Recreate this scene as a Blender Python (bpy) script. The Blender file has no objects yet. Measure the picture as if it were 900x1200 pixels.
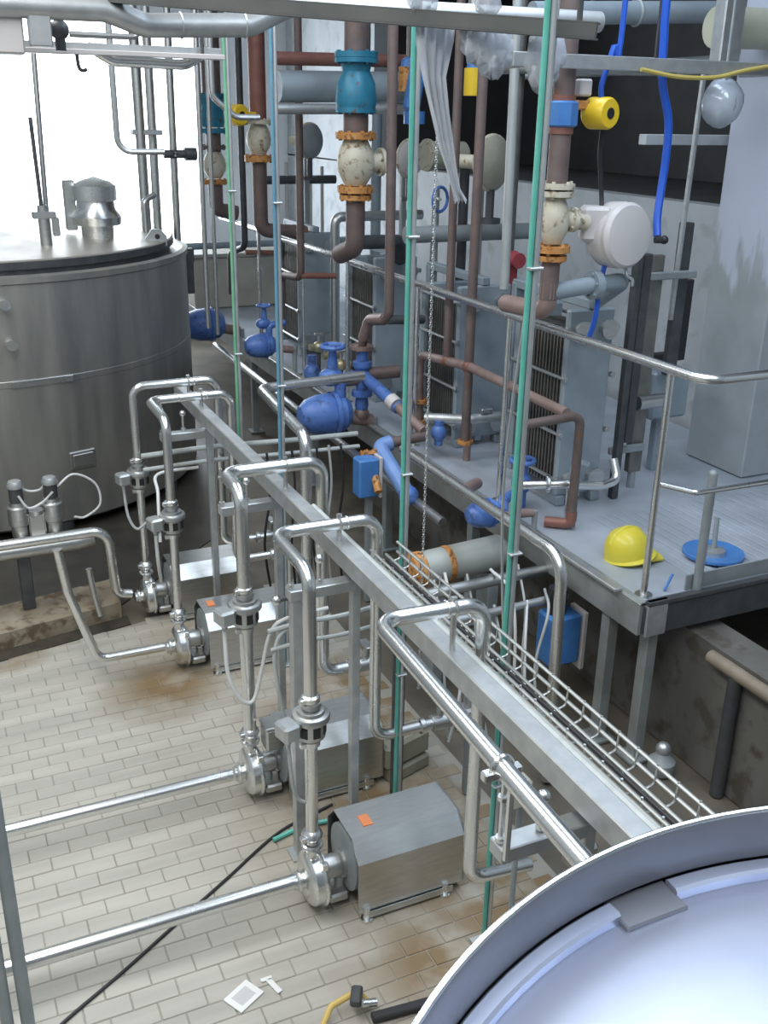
import bpy, bmesh, math, random
from mathutils import Vector, Matrix, Euler
random.seed(7)
S = bpy.context.scene
COL = S.collection
R = math.radians

# ------------------------------------------------------------------ camera
cam_d = bpy.data.cameras.new('camera'); cam = bpy.data.objects.new('camera', cam_d); COL.objects.link(cam)
S.camera = cam
cam_d.sensor_fit = 'VERTICAL'; cam_d.sensor_height = 24.0; cam_d.lens = 23.48
cam_d.clip_start = 0.05; cam_d.clip_end = 100
_th, _ya, _ro = R(21.7), R(24.9), R(1.02)
_fw = Vector((math.sin(_ya)*math.cos(_th), math.cos(_ya)*math.cos(_th), -math.sin(_th)))
_rt = Vector((math.cos(_ya), -math.sin(_ya), 0)); _up = _rt.cross(_fw)
_r2 = _rt*math.cos(_ro) + _up*math.sin(_ro); _u2 = _up*math.cos(_ro) - _rt*math.sin(_ro)
cam.matrix_world = Matrix.Translation((0, 0, 3.6)) @ Matrix((( _r2.x, _u2.x, -_fw.x), (_r2.y, _u2.y, -_fw.y), (_r2.z, _u2.z, -_fw.z))).to_4x4()

# ------------------------------------------------------------------ world, lights, exposure
S.view_settings.view_transform = 'Standard'; S.view_settings.look = 'None'
S.view_settings.gamma = 1.0; S.view_settings.use_curve_mapping = False
S.view_settings.exposure = 0.24
S.cycles.use_denoising = True
W = bpy.data.worlds.new('sky'); S.world = W; W.use_nodes = True
bg = W.node_tree.nodes['Background']; bg.inputs[0].default_value = (0.72, 0.84, 1.0, 1); bg.inputs[1].default_value = 1.6

def area(name, loc, rot, sx, sy, power, col):
    d = bpy.data.lights.new(name, 'AREA'); d.shape = 'RECTANGLE'; d.size = sx; d.size_y = sy; d.energy = power; d.color = col
    o = bpy.data.objects.new(name, d); COL.objects.link(o); o.location = loc; o.rotation_euler = rot
    return o
# daylight coming down through the two roof lights, plus an added end wall lamp
area('skylight_daylight', (-0.6, 3.6, 6.0), (0, 0, 0), 1.6, 9.0, 330, (1.0, 0.98, 0.93))
area('skylight_daylight', (3.2, 3.0, 6.0), (0, 0, 0), 1.2, 8.0, 190, (0.74, 0.85, 1.0))
area('end_wall_fill', (2.8, 16.75, 3.0), (R(-90), 0, 0), 3.4, 3.4, 140, (0.86, 0.93, 1.0))

# ------------------------------------------------------------------ materials
def M(name, c1, c2=None, metal=0.0, rough=0.5, scale=6.0, stretch=(1, 1, 1), bump=0.0, bscale=40.0, rvar=0.0, rust=None, rust_amt=0.5, emit=None, detail=4.0, coat=0.0, spec=0.5, alpha=1.0, trans=0.0):
    m = bpy.data.materials.new(name); m.use_nodes = True
    nt = m.node_tree; N = nt.nodes; L = nt.links; b = N['Principled BSDF']
    b.inputs['Metallic'].default_value = metal; b.inputs['Roughness'].default_value = rough
    b.inputs['Base Color'].default_value = (*c1, 1); b.inputs['Coat Weight'].default_value = coat
    b.inputs['Specular IOR Level'].default_value = spec; b.inputs['Alpha'].default_value = alpha
    b.inputs['Transmission Weight'].default_value = trans
    if emit:
        b.inputs['Emission Color'].default_value = (*emit[0], 1); b.inputs['Emission Strength'].default_value = emit[1]
    if c2 is None and bump == 0 and rvar == 0 and rust is None: return m
    g = N.new('ShaderNodeNewGeometry'); mp = N.new('ShaderNodeMapping'); mp.inputs['Scale'].default_value = stretch
    L.new(g.outputs['Position'], mp.inputs['Vector'])
    n = N.new('ShaderNodeTexNoise'); n.inputs['Scale'].default_value = scale; n.inputs['Detail'].default_value = detail
    L.new(mp.outputs['Vector'], n.inputs['Vector'])
    ramp = N.new('ShaderNodeValToRGB'); ramp.color_ramp.elements[0].position = 0.32; ramp.color_ramp.elements[1].position = 0.68
    ramp.color_ramp.elements[0].color = (*c1, 1); ramp.color_ramp.elements[1].color = (*(c2 or c1), 1)
    L.new(n.outputs['Fac'], ramp.inputs['Fac']); out = ramp.outputs['Color']
    if rust is not None:
        n2 = N.new('ShaderNodeTexNoise'); n2.inputs['Scale'].default_value = scale*1.9; n2.inputs['Detail'].default_value = 8
        L.new(g.outputs['Position'], n2.inputs['Vector'])
        r2 = N.new('ShaderNodeValToRGB'); r2.color_ramp.elements[0].position = 1-rust_amt-0.06; r2.color_ramp.elements[1].position = 1-rust_amt+0.06
        L.new(n2.outputs['Fac'], r2.inputs['Fac'])
        mx = N.new('ShaderNodeMixRGB'); mx.inputs[2].default_value = (*rust, 1)
        L.new(r2.outputs['Color'], mx.inputs[0]); L.new(out, mx.inputs[1]); out = mx.outputs[0]
    L.new(out, b.inputs['Base Color'])
    if rvar:
        mr = N.new('ShaderNodeMapRange'); mr.inputs['To Min'].default_value = max(0.02, rough-rvar); mr.inputs['To Max'].default_value = min(1, rough+rvar)
        L.new(n.outputs['Fac'], mr.inputs['Value']); L.new(mr.outputs['Result'], b.inputs['Roughness'])
    if bump:
        n3 = N.new('ShaderNodeTexNoise'); n3.inputs['Scale'].default_value = bscale; n3.inputs['Detail'].default_value = 3
        L.new(g.outputs['Position'], n3.inputs['Vector'])
        bp = N.new('ShaderNodeBump'); bp.inputs['Strength'].default_value = bump; bp.inputs['Distance'].default_value = 0.01
        L.new(n3.outputs['Fac'], bp.inputs['Height']); L.new(bp.outputs['Normal'], b.inputs['Normal'])
    return m

STEEL = M('polished_steel', (.80, .81, .80), (.74, .75, .74), 1, .27, 5, rvar=.03)
SATIN = M('satin_steel', (.60, .61, .60), (.52, .53, .52), 1, .38, 9, (1, 6, 6), rvar=.07)
TANKST = M('worn_tank_steel', (.36, .36, .34), (.48, .47, .43), .85, .44, 3.0, (2.5, 2.5, .35), rvar=.08)
LIDST = M('tank_lid_steel', (.62, .60, .55), (.5, .47, .42), .8, .42, 2.5, rvar=.1)
NEARTOP = M('satin_tank_top', (.56, .60, .72), (.46, .50, .62), .8, .40, 2.6, rvar=.1, bump=.06, bscale=4)
RIMST = M('grey_tank_rim', (.21, .22, .25), (.17, .18, .205), .5, .45, 4)
GALV = M('galvanised_steel', (.55, .57, .57), (.44, .46, .47), .75, .42, 14, rvar=.08)
GREYP = M('grey_painted_steel', (.30, .33, .34), (.24, .27, .28), .1, .5, 7)
DKSTEEL = M('dark_steel', (.055, .06, .065), (.09, .095, .10), .3, .5, 8)
DECK = M('platform_deck_steel', (.50, .55, .62), (.38, .42, .47), .35, .5, 3, bump=.05)
EDGE = M('platform_edge_steel', (.40, .43, .43), (.27, .29, .28), .5, .45, 5)
HEXM = M('grey_blue_paint', (.30, .36, .40), (.235, .285, .32), .15, .45, 4)
PLATES = M('heat_plate_steel', (.17, .17, .16), (.24, .23, .21), .6, .45, 12)
TEAL = M('teal_cast_iron', (.02, .16, .26), (.03, .22, .33), .1, .4, 10, rust=(.12, .07, .04), rust_amt=.35)
BLUE = M('blue_painted_iron', (.07, .15, .44), (.10, .21, .52), .05, .42, 9, rust=(.06, .09, .21), rust_amt=.38)
BLUEP = M('blue_plastic', (.05, .17, .45), (.07, .22, .52), 0, .4, 9)
BLUEH = M('blue_hose', (.02, .10, .52), None, 0, .35)
CREAM = M('cream_valve_paint', (.50, .46, .36), (.60, .57, .47), .05, .5, 10, rust=(.22, .16, .08), rust_amt=.38)
ORANGE = M('orange_rusty_flange', (.46, .20, .05), (.60, .30, .10), .1, .55, 16, rust=(.16, .07, .03), rust_amt=.42)
RUSTP = M('brown_rusted_pipe', (.13, .10, .095), (.18, .135, .125), .2, .55, 9, rust=(.20, .10, .06), rust_amt=.33)
REDP = M('red_brown_pipe', (.20, .085, .07), (.26, .12, .09), .2, .5, 9)
PINKP = M('faded_brown_pipe', (.30, .22, .20), (.23, .16, .14), .2, .5, 9)
YELLOW = M('yellow_plastic', (.75, .50, .02), (.80, .56, .04), 0, .35, 8)
HELMETY = M('helmet_yellow', (.66, .57, .05), None, 0, .4, coat=.15)
WHITEP = M('warm_white_enamel', (.60, .57, .56), (.54, .52, .51), 0, .38, 3)
WHITEC = M('white_cable', (.62, .63, .62), None, 0, .45)
GREYC = M('pale_grey_cable', (.46, .49, .48), (.38, .41, .40), 0, .45, 20)
BLACK = M('black_rubber', (.02, .02, .022), None, 0, .5)
GREENP = M('green_painted_tube', (.10, .40, .32), (.13, .46, .38), .1, .38, 12)
LGREENP = M('pale_green_tube', (.16, .42, .25), (.22, .48, .32), .1, .38, 12)
BLUETUBE = M('blue_painted_tube', (.12, .28, .40), (.15, .34, .46), .1, .38, 12)
TRAY = M('tray_zinc_wire', (.52, .54, .53), None, .8, .4)
PAINT = M('pale_wall_paint', (.50, .53, .55), (.42, .45, .47), 0, .7, 2.2, rust=(.36, .39, .40), rust_amt=.40)
WHITEW = M('white_wall_paint', (.78, .80, .82), (.70, .72, .74), 0, .7, 1.2)
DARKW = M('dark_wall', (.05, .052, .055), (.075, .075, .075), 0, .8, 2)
LOWW = M('stained_concrete', (.10, .096, .085), (.155, .15, .138), 0, .75, 3.2, (1, 1, .5), bump=.2, bscale=12, rust=(.075, .065, .05), rust_amt=.42)
CONC = M('floor_concrete', (.145, .125, .095), (.075, .065, .05), 0, .65, 2.4, bump=.1, bscale=20)
PLINTH = M('worn_plinth', (.34, .30, .22), (.20, .16, .11), 0, .7, 4.5, bump=.2, bscale=14, rust=(.13, .09, .055), rust_amt=.45)
CEIL = M('ceiling_board', (.55, .56, .56), None, 0, .8)
INSUL = M('yellowed_insulation', (.50, .50, .38), (.42, .43, .34), .1, .55, 5)
DRUMM = M('grey_clad_drum', (.42, .44, .41), (.36, .38, .35), .2, .45, 5)
PAPERM = M('white_paper', (.72, .72, .70), None, 0, .6)
STICK = M('orange_sticker', (.75, .25, .10), None, 0, .5)
FILM = M('clear_plastic_film', (.66, .69, .74), (.56, .60, .66), 0, .28, 14, alpha=.6)
GLOBE = M('plastic_wrapped_glass', (.62, .68, .76), (.5, .56, .64), .1, .15, 9, alpha=.75)
GLOWPANE = M('wall_glow_pane', (.85, .9, .95), None, 0, .5, emit=((.86, .93, 1.0), 4.0))  # emission put in for the strong light on the white end wall
FRAMEM = M('wall_glow_frame', (.7, .72, .74), None, 0, .5)

def column_paint():                      # pale flaking paint over darker grey plaster, patch borders fixed to the column
    m = M('flaking_column_paint', (.30, .33, .34), (.36, .39, .41), 0, .75, 4)
    nt = m.node_tree; N = nt.nodes; L = nt.links; b = N['Principled BSDF']
    src = b.inputs['Base Color'].links[0].from_socket
    g = N.new('ShaderNodeNewGeometry'); sp = N.new('ShaderNodeSeparateXYZ'); L.new(g.outputs['Position'], sp.inputs[0])
    n = N.new('ShaderNodeTexNoise'); n.inputs['Scale'].default_value = 5; mp = N.new('ShaderNodeMapping'); mp.inputs['Scale'].default_value = (2.2, 2.2, .5)
    L.new(g.outputs['Position'], mp.inputs[0]); L.new(mp.outputs[0], n.inputs['Vector'])
    ma = N.new('ShaderNodeMath'); ma.operation = 'MULTIPLY_ADD'; ma.inputs[1].default_value = 1.1
    L.new(n.outputs['Fac'], ma.inputs[0]); L.new(sp.outputs['Z'], ma.inputs[2])
    r = N.new('ShaderNodeValToRGB'); e = r.color_ramp.elements
    mr = N.new('ShaderNodeMapRange'); mr.inputs['From Min'].default_value = 2.6; mr.inputs['From Max'].default_value = 4.2
    L.new(ma.outputs[0], mr.inputs['Value']); L.new(mr.outputs['Result'], r.inputs['Fac'])
    e[0].position = .34; e[0].color = (0, 0, 0, 1); e[1].position = .44; e[1].color = (1, 1, 1, 1)
    mx = N.new('ShaderNodeMixRGB'); mx.inputs[2].default_value = (.47, .51, .60, 1)
    L.new(r.outputs['Color'], mx.inputs[0]); L.new(src, mx.inputs[1]); L.new(mx.outputs[0], b.inputs['Base Color'])
    return m
COLP = column_paint()

def tile_material():
    m = M('clinker_tile', (.47, .45, .395), (.35, .335, .295), 0, .5, 1.5, (.5, 4.5, 1), bump=.08, bscale=60)
    nt = m.node_tree; N = nt.nodes; L = nt.links; b = N['Principled BSDF']
    src = b.inputs['Base Color'].links[0].from_socket
    g = N.new('ShaderNodeNewGeometry'); n = N.new('ShaderNodeTexNoise'); n.inputs['Scale'].default_value = 3.5; n.inputs['Detail'].default_value = 6
    L.new(g.outputs['Position'], n.inputs['Vector'])
    acc = None
    # wet brown dirt lying round the pumps, the plinth side and the rack feet
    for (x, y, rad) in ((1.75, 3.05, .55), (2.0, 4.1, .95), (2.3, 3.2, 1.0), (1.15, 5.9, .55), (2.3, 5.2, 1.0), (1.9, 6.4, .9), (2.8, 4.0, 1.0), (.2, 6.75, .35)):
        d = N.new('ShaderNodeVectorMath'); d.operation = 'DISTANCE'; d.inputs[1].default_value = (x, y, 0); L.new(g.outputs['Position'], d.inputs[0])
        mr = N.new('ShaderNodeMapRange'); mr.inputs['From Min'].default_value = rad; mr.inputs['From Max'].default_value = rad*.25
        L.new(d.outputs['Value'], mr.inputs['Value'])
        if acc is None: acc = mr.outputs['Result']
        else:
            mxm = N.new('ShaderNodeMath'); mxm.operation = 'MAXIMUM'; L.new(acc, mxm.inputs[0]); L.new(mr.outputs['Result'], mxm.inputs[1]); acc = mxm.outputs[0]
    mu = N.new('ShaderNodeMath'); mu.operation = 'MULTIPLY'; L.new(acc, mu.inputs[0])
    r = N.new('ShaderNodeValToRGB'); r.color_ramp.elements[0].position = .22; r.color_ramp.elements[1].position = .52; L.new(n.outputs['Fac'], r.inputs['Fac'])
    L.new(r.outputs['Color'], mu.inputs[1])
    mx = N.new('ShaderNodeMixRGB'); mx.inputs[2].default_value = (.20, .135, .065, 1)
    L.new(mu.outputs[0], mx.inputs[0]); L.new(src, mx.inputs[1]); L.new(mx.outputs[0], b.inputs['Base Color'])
    return m
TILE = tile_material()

# ------------------------------------------------------------------ geometry collector
def V(p): return Vector(p)
class G:
    def __init__(s): s.v = []; s.f = []
    def add(s, vs, fs):
        o = len(s.v); s.v += [tuple(p) for p in vs]; s.f += [tuple(i+o for i in f) for f in fs]; return s
    def box(s, c, d, b=0.0, rot=None):
        hx, hy, hz = d[0]/2, d[1]/2, d[2]/2; b = min(b, hx*.9, hy*.9, hz*.9); vs = []; fs = []
        c = V(c); M3 = rot if rot is not None else Matrix.Identity(3)
        if b <= 0:
            for x in (-1, 1):
                for y in (-1, 1):
                    for z in (-1, 1): vs.append(c + M3 @ V((x*hx, y*hy, z*hz)))
            fs = [(0, 1, 3, 2), (4, 6, 7, 5), (0, 4, 5, 1), (2, 3, 7, 6), (0, 2, 6, 4), (1, 5, 7, 3)]
        else:
            ix = {}
            for x in (-1, 1):
                for y in (-1, 1):
                    for z in (-1, 1):
                        for a in range(3):
                            k = [hx-b, hy-b, hz-b]; k[a] = (hx, hy, hz)[a]
                            ix[x, y, z, a] = len(vs); vs.append(c + M3 @ V((x*k[0], y*k[1], z*k[2])))
            for t in (-1, 1):
                fs += [tuple(ix[t, y, z, 0] for y, z in ((-1, -1), (1, -1), (1, 1), (-1, 1))), tuple(ix[x, t, z, 1] for x, z in ((-1, -1), (1, -1), (1, 1), (-1, 1))), tuple(ix[x, y, t, 2] for x, y in ((-1, -1), (1, -1), (1, 1), (-1, 1)))]
            for p in (-1, 1):
                for q in (-1, 1):
                    fs += [(ix[p, q, -1, 0], ix[p, q, 1, 0], ix[p, q, 1, 1], ix[p, q, -1, 1]), (ix[p, -1, q, 0], ix[p, 1, q, 0], ix[p, 1, q, 2], ix[p, -1, q, 2]), (ix[-1, p, q, 1], ix[1, p, q, 1], ix[1, p, q, 2], ix[-1, p, q, 2])]
                    for r in (-1, 1): fs.append((ix[p, q, r, 0], ix[p, q, r, 1], ix[p, q, r, 2]))
        return s.add(vs, fs)
    def rings(s, rings, cap=True, close=False):
        n = len(rings[0]); vs = [p for r in rings for p in r]; fs = []
        m = len(rings)
        for i in range(m if close else m-1):
            j = (i+1) % m
            for k in range(n): fs.append((i*n+k, i*n+(k+1) % n, j*n+(k+1) % n, j*n+k))
        if cap and not close: fs += [tuple(range(n))[::-1], tuple((m-1)*n+k for k in range(n))]
        return s.add(vs, fs)
    def tube(s, pts, r, bend=0.0, n=12, cap=True, closed=False):
        P = [V(p) for p in pts]
        if bend > 0:
            out = [P[0]]
            for i in range(1, len(P)-1):
                a = P[i-1]-P[i]; c = P[i+1]-P[i]; la, lc = a.length, c.length; a = a/la; c = c/lc
                ang = a.angle(c)
                if ang > math.pi-.05: out.append(P[i]); continue
                t = min(bend/math.tan(ang/2), la*.48, lc*.48); rad = t*math.tan(ang/2)
                ctr = P[i] + (a+c).normalized()*(rad/math.sin(ang/2)); u = P[i]+a*t-ctr; w = P[i]+c*t-ctr
                K = 6 if ang < 2.4 else 3; tot = u.angle(w)
                for k in range(K+1):
                    f = k/K; out.append(ctr + (u*math.sin((1-f)*tot) + w*math.sin(f*tot))/math.sin(tot))
            out.append(P[-1]); P = out
        Q = [P[0]]
        for p in P[1:]:
            if (p-Q[-1]).length > 1e-5: Q.append(p)
        P = Q; m = len(P); T = []
        for i in range(m):
            if closed: t = P[(i+1) % m]-P[i-1]
            else: t = P[min(i+1, m-1)]-P[max(i-1, 0)]
            T.append(t.normalized())
        u = T[0].orthogonal().normalized(); rr = []
        for i in range(m):
            u = (u - T[i]*u.dot(T[i])).normalized(); w = T[i].cross(u)
            ri = r[min(i, len(r)-1)] if isinstance(r, (list, tuple)) else r
            rr.append([P[i] + (u*math.cos(2*math.pi*k/n) + w*math.sin(2*math.pi*k/n))*ri for k in range(n)])
        return s.rings(rr, cap, closed)
    def cyl(s, a, b, r, r2=None, n=16):
        a, b = V(a), V(b); t = (b-a).normalized(); u = t.orthogonal().normalized(); w = t.cross(u); r2 = r if r2 is None else r2
        return s.rings([[p + (u*math.cos(2*math.pi*k/n)+w*math.sin(2*math.pi*k/n))*q for k in range(n)] for p, q in ((a, r), (b, r2))])
    def lathe(s, prof, o, ax=(0, 0, 1), n=24, cap=True):
        o = V(o); t = V(ax).normalized(); u = t.orthogonal().normalized(); w = t.cross(u)
        return s.rings([[o + t*h + (u*math.cos(2*math.pi*k/n)+w*math.sin(2*math.pi*k/n))*max(r, 1e-4) for k in range(n)] for r, h in prof], cap)
    def ball(s, c, r, sc=(1, 1, 1), n=14, m=8):
        return s.rings([[(c[0]+sc[0]*r*math.sin(t)*math.cos(2*math.pi*k/n), c[1]+sc[1]*r*math.sin(t)*math.sin(2*math.pi*k/n), c[2]+sc[2]*r*math.cos(t)) for k in range(n)] for t in [max(.02, min(math.pi-.02, math.pi*i/m)) for i in range(m+1)]])
    def torus(s, c, Rr, r, ax=(0, 0, 1), n=24, m=8):
        c = V(c); t = V(ax).normalized(); u = t.orthogonal().normalized(); w = t.cross(u)
        return s.tube([c+(u*math.cos(2*math.pi*k/n)+w*math.sin(2*math.pi*k/n))*Rr for k in range(n)], r, n=m, closed=True)
    def prism(s, pts, ext):                # planar polygon (3D points) pushed along ext
        n = len(pts); e = V(ext); vs = [V(p) for p in pts] + [V(p)+e for p in pts]
        return s.add(vs, [tuple(range(n))[::-1], tuple(range(n, 2*n))] + [(i, (i+1) % n, n+(i+1) % n, n+i) for i in range(n)])
    def flange(s, p, r, t, ax=(0, 0, 1), bolts=6):
        p = V(p); a = V(ax).normalized(); s.cyl(p-a*t/2, p+a*t/2, r, n=18); u = a.orthogonal().normalized(); w = a.cross(u)
        for k in range(bolts):
            q = p+(u*math.cos(2*math.pi*k/bolts)+w*math.sin(2*math.pi*k/bolts))*r*.8; s.cyl(q-a*(t/2+.012), q+a*(t/2+.012), r*.1, n=6)
        return s
def spline(pts, k=8):
    P = [V(p) for p in pts]; P = [P[0]*2-P[1]] + P + [P[-1]*2-P[-2]]; out = []
    for i in range(1, len(P)-2):
        for j in range(k):
            t = j/k; a, b, c, d = P[i-1:i+3]
            out.append(.5*((2*b)+(c-a)*t+(2*a-5*b+4*c-d)*t*t+(3*b-a-3*c+d)*t**3))
    return out + [P[-2]]

def mesh(name, g, m, off=(0, 0, 0), sharp=35):
    me = bpy.data.meshes.new(name); o = V(off); me.from_pydata([tuple(V(p)-o) for p in g.v], [], g.f); me.update()
    bm = bmesh.new(); bm.from_mesh(me); bmesh.ops.recalc_face_normals(bm, faces=bm.faces); bm.to_mesh(me); bm.free()
    me.polygons.foreach_set('use_smooth', [True]*len(me.polygons)); me.set_sharp_from_angle(angle=R(sharp)); me.materials.append(m)
    return me
def wloc(o):
    p = V(o.location)
    while o.parent: o = o.parent; p += V(o.location)
    return p
def part(name, g, m, parent, label=None, kind=None, sharp=35):
    o = bpy.data.objects.new(name, mesh(name, g, m, wloc(parent), sharp)); COL.objects.link(o); o.parent = parent
    if label: o['label'] = label
    if kind: o['kind'] = kind
    return o
def tag(o, label, cat, group=None):
    o['label'] = label; o['category'] = cat
    if group: o['group'] = group
    return o
def thing(name, label, cat, loc=(0, 0, 0), group=None):
    o = bpy.data.objects.new(name, None); COL.objects.link(o); o.location = loc; o.empty_display_size = .05
    return tag(o, label, cat, group)
def solid(name, g, m, label, cat, group=None, sharp=35):
    lo = [min(p[i] for p in g.v) for i in range(3)]; hi = [max(p[i] for p in g.v) for i in range(3)]
    c = ((lo[0]+hi[0])/2, (lo[1]+hi[1])/2, lo[2])
    o = bpy.data.objects.new(name, mesh(name, g, m, c, sharp)); COL.objects.link(o); o.location = c
    return tag(o, label, cat, group)
def struct(name, g, m, label, cat=None):
    o = bpy.data.objects.new(name, mesh(name, g, m)); COL.objects.link(o); o['kind'] = 'structure'; o['label'] = label; o['category'] = cat or name.split('_')[0]
    return o
def copy_tree(o, parent=None):
    c = o.copy(); COL.objects.link(c); c.parent = parent
    for ch in o.children: copy_tree(ch, c)
    return c
def clone(o, loc, rz, label):
    c = copy_tree(o); c.location = loc; c.rotation_euler = (0, 0, rz); c['label'] = label; return c

# ================================================================== SETTING
floor = struct('floor', G().box((1.5, 6.6, -.13), (12.4, 22, .24)), CONC, 'brown stained concrete under and around the tiles')
tw, td, gx, gy = .196, .097, .005, .005
spots = []
for j in range(int(6.1/(td+gy))):
    for i in range(29):
        x = -3.31 + i*(tw+gx) + (tw+gx)*.5*(j % 2); y = 1.15 + j*(td+gy)
        if (x-1.076)**2+(y-.151)**2 > 1.0 and y < 6.60+.21*x: spots.append((x, y))
spots.sort(key=lambda p: (p[0]-.4)**2*1.6+(p[1]-3.9)**2*.55 + (9 if p[0] < -.45 else 0) + (9 if p[1] < 2.3 else 0))
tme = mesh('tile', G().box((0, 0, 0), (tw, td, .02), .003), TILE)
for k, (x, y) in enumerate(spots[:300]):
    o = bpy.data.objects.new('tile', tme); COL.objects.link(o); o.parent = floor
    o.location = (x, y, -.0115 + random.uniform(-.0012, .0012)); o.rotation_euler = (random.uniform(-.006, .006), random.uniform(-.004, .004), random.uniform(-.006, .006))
part('grout_bed', G().prism([(-3.4, 1.05, -.012), (2.55, 1.05, -.012), (2.55, 7.15, -.012), (1.6, 6.95, -.012), (-1.4, 6.33, -.012), (-3.4, 5.9, -.012)], (0, 0, .0055)), M('pale_grout', (.33, .31, .26), (.25, .235, .20), 0, .7, 3), floor)
part('under_tank_shade', G().prism([(-2.6, 7.2, -.009), (1.1, 7.2, -.009), (2.1, 8.2, -.009), (2.9, 11, -.009), (2.9, 13.4, -.009), (-2.6, 13.4, -.009)], (0, 0, .012)), M('painted_tank_shade', (.025, .022, .018), (.045, .04, .032), 0, .5, 4), floor, 'floor under the far tank with its shade painted dark')  # near-black patch paints the shade beneath the far tank
part('plinth_strip', G().prism([(-2.6, 6.08, -.009), (.17, 6.655, -.009), (1.1, 6.85, -.009), (1.1, 7.0, -.009), (.17, 6.82, -.009), (-2.6, 6.24, -.009)], (0, 0, .011)), M('black_plinth_strip', (.03, .026, .02), (.06, .05, .036), 0, .6, 9), floor, 'dark strip before the plinth')  # near-black strip laid along the plinth front
tf = G()
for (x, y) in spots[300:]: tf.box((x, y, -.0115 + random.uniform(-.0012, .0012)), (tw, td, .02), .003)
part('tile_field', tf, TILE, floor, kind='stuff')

struct('trim_1', G().prism([(-2.6, 6.2, 0), (.17, 6.80, 0), (1.06, 6.985, 0), (1.06, 7.42, 0), (-2.6, 6.75, 0)], (0, 0, .13)), PLINTH, 'low worn concrete plinth with a dark edge under the far tank', 'plinth')
struct('wall_back', G().box((1.5, 17.15, 3), (13.6, .2, 6)), WHITEW, 'bright white painted end wall behind the far tank')
struct('wall_left', G().box((-4.1, 6.6, 3), (.2, 21, 6)), PAINT, 'pale painted wall at the left, out of the frame')
struct('wall_front', G().box((1.5, -4.1, 3), (13.6, .2, 6)), PAINT, 'pale painted wall behind the viewer')
wr = G().box((6.1, 6.6, 1.47), (.2, 21, 2.94)).box((6.1, 6.6, 5.7), (.2, 21, .8)).box((6.1, 15.3, 4.12), (.2, 3.6, 2.4)).box((6.1, -1.0, 4.12), (.2, 6.0, 2.4))
struct('wall_right', wr, PAINT, 'pale grey wall behind the platform with a wide dark opening above')
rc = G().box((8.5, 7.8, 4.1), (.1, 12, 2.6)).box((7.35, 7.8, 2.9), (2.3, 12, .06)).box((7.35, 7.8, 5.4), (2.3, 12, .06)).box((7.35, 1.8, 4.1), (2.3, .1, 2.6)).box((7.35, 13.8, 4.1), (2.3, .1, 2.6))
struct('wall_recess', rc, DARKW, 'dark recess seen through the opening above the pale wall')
cl = G()
for (x0, x1) in ((-4.1, -1.4), (.2, 2.6), (3.8, 6.3)): cl.box(((x0+x1)/2, 6.6, 6.35), (x1-x0, 21.4, .2))
for (x0, x1) in ((-1.4, .2), (2.6, 3.8)): cl.box(((x0+x1)/2, 13.0, 6.35), (x1-x0, 8.8, .2)).box(((x0+x1)/2, -2.7, 6.35), (x1-x0, 2.8, .2))
struct('ceiling', cl, CEIL, 'pale ceiling with two long roof lights, above the frame')
struct('wall_lower', G().box((3.92, 3.0, .42), (.24, 11.0, .84)), LOWW, 'dark stained concrete wall below the platform edge', 'wall')
struct('pillar', G().box((5.70, 5.62, 3.70), (.58, .62, 5.2), .01), COLP, 'square grey pillar with flaking pale blue paint at the right edge', 'pillar')
wall_glow = struct('window_1', G().box((2.75, 17.0, 1.12), (3.7, .14, .1)).box((2.75, 17.0, 4.95), (3.7, .14, .1)).box((.95, 17.0, 3.0), (.1, .14, 3.8)).box((4.55, 17.0, 3.0), (.1, .14, 3.8)), FRAMEM, 'wide glowing panel added in place of the lit end wall behind the far tank')  # added glowing panel standing in for the brightly lit wall
for i in range(3):
    for j in range(2):
        part('glow_pane', G().box((1.6+i*1.165, 17.0, 2.12+j*1.88), (1.16, .03, 1.87)), GLOWPANE, wall_glow)

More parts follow.
